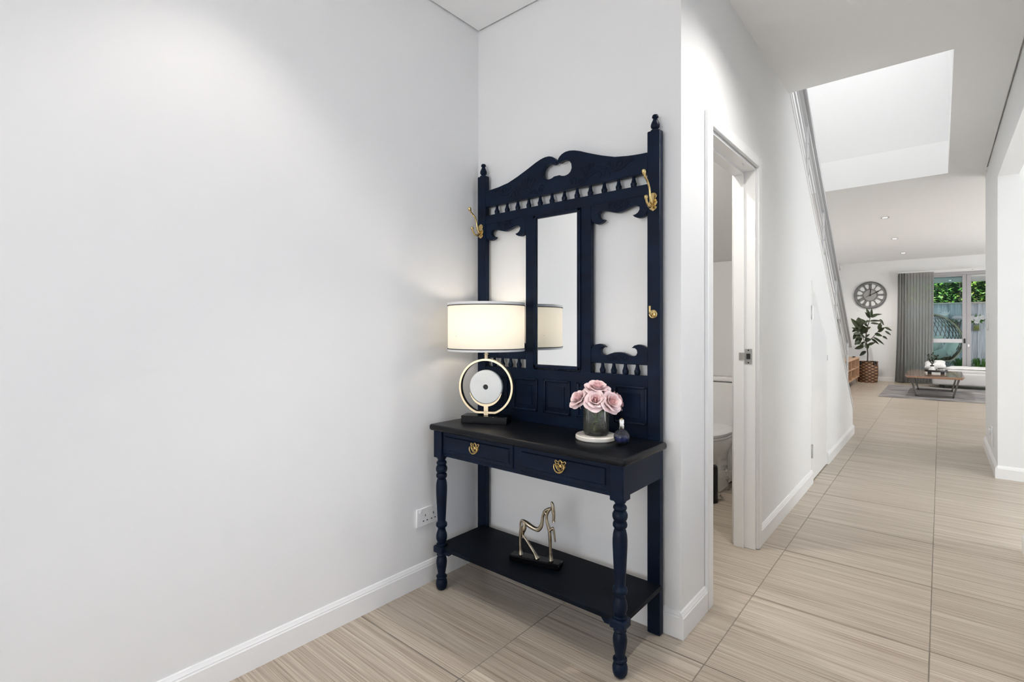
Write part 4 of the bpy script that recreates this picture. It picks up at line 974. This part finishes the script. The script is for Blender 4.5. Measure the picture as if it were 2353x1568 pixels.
LV = [(425, 640, 370, 515, .30), (420, 655, 355, 570, .22), (440, 640, 455, 525, .32), (435, 640, 548, 600, .45), (440, 620, 598, 598, .22), (415, 690, 590, 685, .20), (560, 665, 622, 745, .22), (430, 715, 570, 730, .28),
      (378, 728, 285, 655, .42), (290, 765, 245, 635, .75), (290, 800, 180, 700, .5), (265, 780, 150, 650, .4), (280, 830, 170, 770, .5), (365, 850, 290, 740, .75), (350, 800, 432, 765, .6), (340, 850, 280, 790, .6), (280, 850, 190, 850, .6),
      (300, 900, 210, 1000, .6), (345, 910, 285, 850, .4), (560, 810, 570, 710, .55), (540, 835, 632, 770, .55), (630, 770, 735, 815, .35), (635, 820, 722, 872, .15), (495, 850, 602, 885, .48), (600, 885, 670, 925, .28), (470, 900, 630, 990, .16), (440, 920, 552, 988, .15),
      (345, 940, 440, 930, .8), (390, 1005, 502, 965, .45), (365, 985, 398, 1055, .8), (345, 1020, 195, 1055, .48), (335, 1010, 220, 950, .25), (368, 1085, 265, 1148, .55), (300, 960, 205, 990, .7), (330, 830, 260, 880, .6), (250, 840, 180, 930, .6), (300, 790, 215, 745, .6), (340, 780, 290, 850, .6), (380, 760, 330, 690, .4), (310, 860, 220, 905, .6), (290, 900, 200, 950, .55), (355, 900, 420, 860, .5), (345, 960, 270, 1010, .5), (250, 790, 165, 830, .6), (410, 680, 345, 720, .35)]
WP = W[rp].inverted()
for (xa, ya, xb, yb, wr_) in LV:
    d0 = random.uniform(-.09, .03); d1 = d0 + random.uniform(-.10, .04)
    a_, b_ = Vector(pp(xa, ya, d0)), Vector(pp(xb, yb, d1)); dv = b_ - a_; L_ = dv.length
    q = dv.to_track_quat('Y', 'Z')
    face = Matrix.Rotation(random.uniform(-.5, .5) + R(70) * (1 if dv.x > 0 else -1) * 0 , 4, 'Y')
    # turn the blade so that its face looks into the room
    yv = dv.normalized(); nv = Vector((random.uniform(-.25, .25), -1, random.uniform(.1, .7))); nv = (nv - yv * nv.dot(yv)).normalized(); xv = yv.cross(nv)
    mt = Matrix((xv, yv, nv)).transposed().to_4x4()
    o = link('leaf', leafm, rp); o.matrix_local = WP @ Matrix.Translation(a_) @ mt @ Matrix.Diagonal((max(.055, L_ * wr_), L_, L_ * .8, 1))

# tv cabinet, tv and framed picture along the left wall
tv = thing('media_cabinet', (-1.6, 12.4, 0), 'low light-oak media cabinet with open shelves beside the basket', 'cabinet')
X0, X1, Y0, Y1 = XL + .02, -1.355, 11.5, 13.42
part('top', box(B(), X0, X1, Y0, Y1, .53, .56, .003), M['oak'], tv); part('bottom', box(B(), X0, X1, Y0, Y1, .13, .155, .003), M['oak'], tv)
for y in (Y0, 12.14, 12.76, Y1 - .025): part('side_panel', box(B(), X0, X1 - .004, y, y + .025, .155, .53, .002), M['oak'], tv)
for y0, y1 in ((Y0 + .025, 12.14), (12.165, 12.76), (12.785, Y1 - .025)): part('shelf', box(B(), X0, X1 - .012, y0, y1, .335, .355, .001), M['oak'], tv)
part('back', box(B(), X0, X0 + .008, Y0, Y1, .155, .53), M['oak'], tv)
for x in (X0 + .05, X1 - .05):
    for y in (Y0 + .1, Y1 - .1): part('leg', tube(B(), [(x, y, .13), (x + (.015 if x > -1.6 else -.015), y + (.02 if y > 12.4 else -.02), 0)], [.018, .012], 10), M['oak'], tv)
tvs = thing('television', (-1.66, 12.3, .56), 'black flat television standing on the oak media cabinet', 'television')
part('panel', box(B(), -1.690, -1.655, 11.62, 12.98, .62, 1.39, .004), M['blackplastic'], tvs)
part('screen', box(B(), -1.6555, -1.6535, 11.64, 12.96, .64, 1.375), M['screen'], tvs)
for y in (11.95, 12.65): part('foot', box(B(), -1.77, -1.56, y - .012, y + .012, .5605, .625, .002), M['blackplastic'], tvs)
single('tv_remote', box(B(), -1.46, -1.415, 13.14, 13.30, .5605, .58, .004), M['blackplastic'], 'small black remote control on the oak cabinet end', 'remote')
pc = thing('framed_picture', (XL, 12.3, 2.0), 'dark framed picture high on the left wall behind the stair rods', 'picture')
part('frame', box(B(), XL + .001, XL + .022, 11.9, 12.42, 1.72, 2.26, .003), M['blackplastic'], pc)
part('print', box(B(), XL + .021, XL + .024, 11.94, 12.38, 1.76, 2.22), mat('dark_brown_print', (.06, .045, .035), .5, var=.5, vscale=6), pc)
ms = thing('motion_sensor', (XL + .03, YF, 2.55), 'small white motion sensor in the far ceiling corner', 'sensor')
part('body', box(B(), XL + .002, XL + .055, YF - .05, YF, 2.54, 2.66, .012, 3), M['plastic'], ms); part('lens', box(B(), XL + .012, XL + .045, YF - .056, YF - .048, 2.555, 2.61, .004, 2), M['shadeband'], ms)
lsw = thing('wall_switch', (-.86, YF, 1.28), 'white switch plate on the far wall between plant and curtain', 'switch')
part('plate', box(B(), -.902, -.820, YF - .010, YF, 1.225, 1.350, .003), M['plastic'], lsw); part('rocker', box(B(), -.866, -.852, YF - .014, YF - .009, 1.275, 1.300, .002), M['shadeband'], lsw)

# curtains
def curtain(x0, x1, xb0, xb1, z0, z1, y, amp, folds, m, name, label, NX, NZ=14):
    bm = B(); V = []
    for j in range(NZ + 1):
        v = j / NZ; row = []
        for i in range(NX + 1):
            u = i / NX; xa, xb = x0 + (xb0 - x0) * (1 - v) ** 2, x1 + (xb1 - x1) * (1 - v) ** 2
            a = amp * (.6 + .4 * (1 - v)); ph = 2 * PI * folds * u
            row.append(bm.verts.new((xa + (xb - xa) * u + .25 * a * math.sin(2 * ph), y + a * math.sin(ph + .4 * math.sin(3 * v + u * 5)), z0 + (z1 - z0) * v)))
        V.append(row)
    for j in range(NZ):
        for i in range(NX): bm.faces.new((V[j][i], V[j][i + 1], V[j + 1][i + 1], V[j + 1][i]))
    return single(name, bm, m, label, 'curtain', angle=80)
curtain(-.705, -.575, -.765, -.575, .02, 2.385, 13.93, .028, 3, M['block'], 'blockout_curtain', 'dark grey opaque curtain gathered at the left of the glass door', 48)
curtain(-.625, -.105, -.615, -.135, .03, 2.39, 13.99, .024, 10, M['sheer'], 'sheer_curtain', 'translucent grey sheer curtain with sunlight spots beside the glass door', 160)
tr = thing('curtain_track', (0.8, 13.97, 2.40), 'thin white curtain track above the glass door', 'curtain rail')
part('track', box(B(), -.72, 2.5, 13.955, 13.98, 2.395, 2.415, .002), M['white'], tr)
for x in (-.7, .5, 1.6): part('bracket', box(B(), x - .01, x + .01, 13.975, YF, 2.398, 2.412), M['white'], tr)

# sliding glass door
w2 = thing('door_3', (.8, YF, 0), 'grey aluminium sliding glass door to the garden', None, kind='structure')
FA, FB = YF + .02, YF + .12
part('frame_head', box(B(), WX0, WX1, FA, FB, 2.305, WZ, .003), M['alu'], w2); part('frame_sill', box(B(), WX0, WX1, FA, FB, 0, .03, .003), M['alu'], w2)
for x in (WX0, WX1 - .05): part('frame_jamb', box(B(), x, x + .05, FA, FB, .03, 2.305, .003), M['alu'], w2)
part('frame_mullion', box(B(), .415, .485, YF + .03, FB, .03, 2.305, .003), M['alu'], w2)
pnl = part('sliding_panel', box(B(), .345, .412, YF + .025, YF + .065, .03, 2.305, .004), M['alu'], w2)
part('panel_stile', box(B(), WX0 + .05, WX0 + .11, YF + .025, YF + .065, .03, 2.305, .003), M['alu'], w2)
part('panel_rail', box(B(), WX0 + .11, .345, YF + .025, YF + .065, 2.275, 2.305, .003), M['alu'], w2); part('panel_rail', box(B(), WX0 + .11, .345, YF + .025, YF + .065, .03, .11, .003), M['alu'], w2)
part('mid_rail', box(B(), WX0 + .11, .345, YF + .025, YF + .065, .885, .968, .003), mat('pale_alu', (.62, .61, .62), .3, metal=.4), w2)
part('pane', box(B(), WX0 + .11, .345, YF + .042, YF + .048, .968, 2.275), M['paneglass'], w2); part('pane', box(B(), WX0 + .11, .345, YF + .042, YF + .048, .11, .885), M['paneglass'], w2)
part('lock', box(B(), .366, .398, YF + .012, YF + .026, .88, .975, .003), M['blackplastic'], w2)
part('latch', box(B(), .43, .46, YF + .016, YF + .031, .80, .86, .004), M['plastic'], w2)

# rug, coffee table
single('area_rug', box(B(), -.83, 2.2, 10.86, 13.25, 0.0005, .010, .003), M['rug'], 'grey and blue washed area rug under the coffee table', 'rug')
ct = thing('coffee_table', (-.08, 11.85, .01), 'brown wooden coffee table with sloping metal sled legs on the rug', 'table')
part('top', prism(B(), [(-.475, .372), (-.44, .335), (.27, .335), (.305, .372)], 11.08, 12.75, 'y', .004), M['walnut'], ct)
def sled(y):
    bm = B(); P_ = [(-.40, .333), (-.325, .0255), (.165, .0255), (.24, .333)]
    for (xa, za), (xb, zb) in zip(P_, P_[1:]):
        dx, dz = xb - xa, zb - za; l_ = math.hypot(dx, dz); nx, nz2 = -dz / l_ * .013, dx / l_ * .013
        ex, ez = dx / l_ * .012, dz / l_ * .012
        prism(bm, [(xa + nx - (ex if za < .3 else 0), za + nz2 - (ez if za < .3 else 0)), (xb + nx + (ex if zb < .3 else 0), zb + nz2 + (ez if zb < .3 else 0)), (xb - nx + (ex if zb < .3 else 0), zb - nz2 + (ez if zb < .3 else 0)), (xa - nx - (ex if za < .3 else 0), za - nz2 - (ez if za < .3 else 0))], y - .03, y + .03, 'y', .002)
    return bm
for y in (11.30, 12.50): part('leg_frame', sled(y), M['taupe'], ct)
ty = thing('footed_tray', (-.06, 11.9, .373), 'black footed tray on the coffee table', 'tray')
part('dish', lathe(B(), [(0, .405), (.155, .405), (.163, .412), (.163, .440), (.157, .440), (.153, .418), (0, .415)], -.06, 11.9, 36), M['blackplastic'], ty)
for dx, dy in ((-.09, -.05), (.09, -.05), (-.09, .06), (.09, .06)): part('foot', box(B(), -.06 + dx - .028, -.06 + dx + .028, 11.9 + dy - .028, 11.9 + dy + .028, .3735, .406, .003), M['blackplastic'], ty)
VZ2 = .4155
bv = thing('bud_vase', (-.115, 11.90, VZ2), 'small white and dark bud vase with green sprigs on the tray', 'vase')
part('body', lathe(B(), [(0, VZ2), (.050, VZ2), (.055, VZ2 + .010), (.046, VZ2 + .045), (.030, VZ2 + .070), (.022, VZ2 + .085), (0, VZ2 + .085)], -.115, 11.90, 24), M['white'], bv)
part('neck', lathe(B(), [(.021, VZ2 + .084), (.027, VZ2 + .090), (.030, VZ2 + .105), (0, VZ2 + .104)], -.115, 11.90, 20), M['blackplastic'], bv)
for k in range(7):
    a = k * 2.4; sx, sy = math.cos(a), math.sin(a); bm = B()
    L_ = .16 + .05 * ((k * 37) % 5) / 5; tip = Vector((-.115 + sx * .075, 11.90 + sy * .06, VZ2 + .10 + L_)); b0 = Vector((-.115, 11.90, VZ2 + .10))
    tube(bm, [b0, b0.lerp(tip, .5) + Vector((0, 0, .015)), tip], .002, 5, 3)
    for i in range(9):
        t_ = .2 + .8 * i / 8; c = b0.lerp(tip, t_); d_ = Vector((random.uniform(-1, 1), random.uniform(-1, 1), random.uniform(0, .8))).normalized()
        s_ = d_.cross(Vector((0, 0, 1))).normalized() * .015; q = [c, c + d_ * .028 + s_, c + d_ * .056, c + d_ * .028 - s_]
        f_ = [bm.verts.new(v) for v in q]; bm.faces.new(f_)
    part('sprig', bm, M['leaf'], bv)
sb_ = thing('candle_bowl', (.005, 11.88, VZ2), 'small grey angular candle bowl on the black tray', 'bowl')
part('body', lathe(B(), [(0, VZ2), (.062, VZ2), (.068, VZ2 + .008), (.045, VZ2 + .050), (.040, VZ2 + .050), (.055, VZ2 + .012), (0, VZ2 + .010)], .005, 11.88, 7), mat('grey_stoneware', (.42, .41, .40), .5), sb_)
part('rim', lathe(B(), [(.036, VZ2 + .048), (.047, VZ2 + .048), (.047, VZ2 + .062), (.036, VZ2 + .062)], .005, 11.88, 7), M['taupe'], sb_)

# sofa / chaise
sf = thing('sofa', (1.1, 13.5, 0), 'low pale grey leather chaise sofa in front of the glass door', 'sofa')
part('base', box(B(), -.13, 2.6, 13.10, 13.88, .075, .315, .035, 4), M['leather'], sf)
part('seat_cushion', box(B(), -.11, 2.6, 13.13, 13.88, .300, .372, .032, 4), M['leather'], sf)
for x in (.02, 1.2, 2.4):
    for y in (13.2, 13.78): part('foot', box(B(), x - .035, x + .035, y - .035, y + .035, .0105 if y < 13.25 else .0005, .078, .003), M['blackplastic'], sf)
bm = B(); NX, NY = 60, 16; V = []
for j in range(NY + 1):
    row = []
    for i in range(NX + 1):
        x = .06 + 2.3 * i / NX; y = 13.33 + .52 * j / NY + .02 * math.sin(7 * x)
        row.append(bm.verts.new((x, y, .376 + .045 * (math.sin(PI * j / NY) ** .5 * min(1, 6 * math.sin(PI * i / NX))) + random.uniform(0, .008))))
    V.append(row)
for j in range(NY):
    for i in range(NX): bm.faces.new((V[j][i], V[j][i + 1], V[j + 1][i + 1], V[j + 1][i]))
single('fur_throw', bm, M['fur'], 'fluffy white fur throw spread over the pale sofa', 'throw', angle=80)
def cushion(bm, c, hx, hy, hz, mt=None):
    t = B(); NN = 12; V = {}
    for s in (1, -1):
        for i in range(NN + 1):
            for j in range(NN + 1):
                u, v = -1 + 2 * i / NN, -1 + 2 * j / NN
                h = max(0, (1 - u ** 4) * (1 - v ** 4)) ** .55
                pinch = 1 - .07 * (1 - abs(u)) * abs(v) - .07 * (1 - abs(v)) * abs(u)
                if s == -1 and h == 0: V[(s, i, j)] = V[(1, i, j)]
                else: V[(s, i, j)] = t.verts.new((u * hx * pinch, v * hy * pinch, s * h * hz))
        for i in range(NN):
            for j in range(NN):
                q = [V[(s, i, j)], V[(s, i + 1, j)], V[(s, i + 1, j + 1)], V[(s, i, j + 1)]]
                t.faces.new(q if s == 1 else q[::-1])
    t.transform(Matrix.Translation(c) @ (mt or Matrix.Identity(4))); merge(bm, t); return bm
single('sofa_cushion', cushion(B(), (-.085, 13.42, .452), .17, .17, .065, Matrix.Rotation(R(-6), 4, 'Y') @ Matrix.Rotation(R(14), 4, 'X')), M['cushwhite'], 'white square cushion lying on the left end of the sofa', 'cushion', angle=80)

# ------------------------------------------------------------------ garden
struct('ground', box(B(), -6, 8, YF + .14, 24, -.12, -.03), M['paving'], 'paved ground outside the glass door')
struct('patio_ceiling', box(B(), -2.4, 3.9, YF + .15, 15.78, 2.27, 2.42), M['render'], 'pale patio soffit outside the glass door')
downlight(.165, 15.05, 2.27, 'small downlight in the patio soffit outside', 2, None)
fe = thing('paling_fence', (.4, 16.1, -.03), 'weathered grey timber paling fence below the hedge', 'fence')
pal = []
for k in range(3):
    b_ = B(); box(b_, -.068 - .006 * k, .068 + .006 * k, -.009, .009, 0, 1.80, .002); pal.append(finish('paling', b_, M['paling']))
x = -2.2; k = 0
while x < 3.4:
    link('paling', pal[k % 3], fe, loc=(x - .4, (.012 if k % 2 else -.008) , 0), rot=(0, 0, random.uniform(-.02, .02))); x += .118 + .004 * (k % 3); k += 1
for z in (.35, 1.45): part('rail', box(B(), -2.3, 3.5, 16.125, 16.165, z, z + .08), M['paling'], fe)
part('capping', box(B(), -2.3, 3.5, 16.05, 16.16, 1.775, 1.81, .003), M['palewood'], fe)
he = thing('hedge', (.4, 17.0, 0), 'dense sunlit green hedge rising above the fence', 'hedge')
bm = B()
for i in range(7000):
    x = random.uniform(-2.6, 3.6); z = random.uniform(1.5, 3.9); y = 16.95 + random.uniform(-.42, .35) + .12 * math.sin(3 * x + 2 * z) + .10 * math.sin(5.1 * z - 2 * x)
    d = Vector((random.uniform(-1, 1), random.uniform(-1.2, .2), random.uniform(-.7, .6))).normalized(); s = d.cross(Vector((random.uniform(-.5, .5), random.uniform(-.8, .2), 1))).normalized()
    L_ = random.uniform(.06, .13); w = L_ * .30; c = Vector((x, y, z)); n_ = d.cross(s) * w * .25
    q = [c, c + d * L_ * .5 + s * w + n_, c + d * L_, c + d * L_ * .5 - s * w + n_]
    v = [bm.verts.new(p_) for p_ in q]; bm.faces.new((v[0], v[1], v[2])); bm.faces.new((v[0], v[2], v[3]))
part('foliage', bm, M['hedge'], he, kind='stuff', angle=10)
bm = B()
for x in [-2.4 + .55 * i for i in range(11)]: tube(bm, [(x, 17.2, -.03), (x + .05, 17.2, 1.6), (x - .05, 17.25, 3.6)], [.04, .03, .01], 7, 3)
part('trunks', bm, M['bark'], he)
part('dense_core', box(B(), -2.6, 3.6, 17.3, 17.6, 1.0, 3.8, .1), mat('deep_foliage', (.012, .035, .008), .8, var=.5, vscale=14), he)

# hanging chair
EX, EY, EZ = -.17, 15.15, .93
eg = thing('hanging_chair', (EX, EY, 0), 'wicker egg-shaped hanging chair outside with pale cushions', 'chair')
def egg(th, ph): return Vector((EX + .56 * math.sin(ph) * math.cos(th), EY + .42 * math.sin(ph) * math.sin(th), EZ - .58 * math.cos(ph)))
def ycut(z): return EY - .10 - .30 * min(1, max(0, (.66 - z) / .20))
def keep(p): return p.y > ycut(p.z)
bm = B()
for i in range(40):
    th = 2 * PI * i / 40
    for tw in (.7, -.7):
        run = []
        for j in range(27):
            ph = .05 + 3.0 * j / 26; p_ = egg(th + tw * ph * .5, ph)
            if keep(p_): run.append(p_)
            else:
                if len(run) > 2: tube(bm, run, .007, 5)
                run = []
        if len(run) > 2: tube(bm, run, .007, 5)
part('wicker_shell', bm, M['wicker'], eg, kind='stuff')
rim = []
for j in range(60):
    a = 2 * PI * j / 60; x_ = EX + .565 * math.cos(a) * (1 - .18 * max(0, math.sin(a))); z_ = EZ + .585 * math.sin(a)
    rim.append((x_, ycut(z_ + .03), max(z_, .47)))
part('rim', tube(B(), rim, .017, 8, 0, True), M['canerim'], eg)
part('seat_cushion', cushion(B(), (EX + .18, EY - .10, .62), .28, .22, .10, Matrix.Rotation(R(-20), 4, 'Y')), M['teal'], eg, angle=80)
part('side_cushion', cushion(B(), (EX + .33, EY - .14, .76), .20, .17, .09, Matrix.Rotation(R(20), 4, 'Z') @ Matrix.Rotation(R(-62), 4, 'Y')), M['teal'], eg, angle=80)
part('back_cushion', cushion(B(), (EX + .0, EY + .10, .82), .22, .22, .09, Matrix.Rotation(R(75), 4, 'X')), M['teal'], eg, angle=80)
part('chain', tube(B(), [(EX, EY, EZ + .56), (EX, EY, 2.27)], .008, 8), M['steel'], eg)

# ornaments on the fence
bo = thing('bird_ornament', (.12, 16.03, 1.22), 'white crested bird ornament hung on the shaded fence', 'ornament')
bm = B(); loft(bm, [(.125, 16.02, 1.20, .02, .02, 2), (.13, 16.02, 1.25, .07, .04, 2), (.125, 16.02, 1.32, .085, .05, 2), (.115, 16.02, 1.38, .07, .045, 2), (.105, 16.02, 1.43, .045, .035, 2), (.100, 16.02, 1.48, .048, .036, 2), (.098, 16.02, 1.52, .02, .02, 2)], 16)
part('body', bm, M['greypaint'], bo)
for k, a in enumerate((-60, -35, -12, 12, 36)):
    part('crest_feather', tube(B(), [(.10, 16.01, 1.49), (.10 + .08 * math.sin(R(a)), 16.0, 1.49 + .08 * math.cos(R(a))), (.10 + .135 * math.sin(R(a - 6)), 16.0, 1.49 + .13 * math.cos(R(a - 6)))], [.018, .016, .003], 8, 3), M['white'], bo)
for s in (-1, 1): part('wing', tube(B(), [(.12 + s * .05, 16.0, 1.38), (.12 + s * .09, 16.0, 1.30), (.13 + s * .06, 16.0, 1.21)], [.02, .03, .008], 8, 3), M['greypaint'], bo)
def blossom(par, c, r, mt_):
    bm = B()
    for k in range(14):
        a = k * 2.4; t_ = k / 14; d = Vector((math.cos(a), -.35, math.sin(a))).normalized()
        tube(bm, [Vector(c), Vector(c) + d * r * (.5 + .3 * t_), Vector(c) + d * r * (.8 + .25 * t_) + Vector((0, -.3 * r, 0))], [r * .12, r * .22, r * .05], 6, 2)
    part('blossom', bm, mt_, par)
pkm = mat('pale_pink_blossom', (.80, .66, .70), .6)
fp_ = thing('hanging_flower_pot', (.31, 16.05, 1.25), 'pale pink protea flower in a dark pot hung on the fence', 'flower pot')
part('pot', lathe(B(), [(0, 1.20), (.05, 1.20), (.065, 1.34), (.06, 1.35), (0, 1.34)], .31, 16.0, 18), M['taupe'], fp_)
part('flower', lathe(B(), [(0, 1.39), (.06, 1.395), (.105, 1.43), (.10, 1.465), (.06, 1.49), (0, 1.495)], .31, 15.97, 18), pkm, fp_)
for k in range(6): part('leaf', tube(B(), [(.31, 15.98, 1.34), (.31 + .10 * math.cos(k), 15.95, 1.38 + .04 * math.sin(2 * k)), (.31 + .17 * math.cos(k), 15.93, 1.36 + .10 * math.sin(3 * k))], [.006, .012, .002], 6, 3, flat=((0, 1, 0), .3)), M['white'] if k % 2 else M['grass'], fp_)
wp_ = thing('wall_planter', (.64, 16.05, 1.20), 'square glass wall planter of white flowers on the pale fence palings', 'planter')
part('jar', box(B(), .575, .705, 15.98, 16.04, 1.13, 1.29, .006), M['bglass'], wp_)
part('moss', box(B(), .59, .69, 15.99, 16.03, 1.14, 1.26, .01), mat('lime_moss', (.30, .36, .05), .8, var=.3, vscale=20), wp_)
for c, r in (((.555, 15.95, 1.43), .075), ((.665, 15.94, 1.42), .07), ((.735, 15.95, 1.44), .065), ((.64, 15.93, 1.345), .06)): blossom(wp_, c, r, M['white'])
for k in range(12):
    a = k * .55; part('leaf', tube(B(), [(.64, 15.98, 1.30), (.64 + .08 * math.cos(a), 15.95, 1.37 + .05 * math.sin(a)), (.64 + .15 * math.cos(a), 15.94, 1.40 + .14 * math.sin(a))], [.006, .022, .003], 6, 3, flat=((0, 1, 0), .25)), M['grass'], wp_)
# strappy plants at the foot of the fence
for i, (x, y, lab) in enumerate(((-.52, 15.85, 'strappy green plant at the fence foot, behind the curtain edge'), (-.10, 15.88, 'dark strappy plant under the hanging chair'), (.34, 15.84, 'strappy green plant right of the hanging chair'), (.70, 15.8, 'bright strappy green plant below the wall planter'), (1.06, 15.84, 'bright strappy plant at the right edge of the garden view'))):
    bm = B()
    for k in range(46):
        a = random.uniform(0, 2 * PI); l_ = random.uniform(.10, .19); h = random.uniform(.30, .52)
        tube(bm, [(x + .03 * math.cos(a), y + .03 * math.sin(a), -.03), (x + .4 * l_ * math.cos(a), y + .3 * l_ * math.sin(a), h * .75), (x + .75 * l_ * math.cos(a), y + .5 * l_ * math.sin(a), h), (x + l_ * math.cos(a), y + .6 * l_ * math.sin(a), h * .8)], [.008, .010, .008, .002], 4, 2)
    single('strappy_plant', bm, M['grass'], lab, 'plant', 'strappy plants along the fence', angle=80)
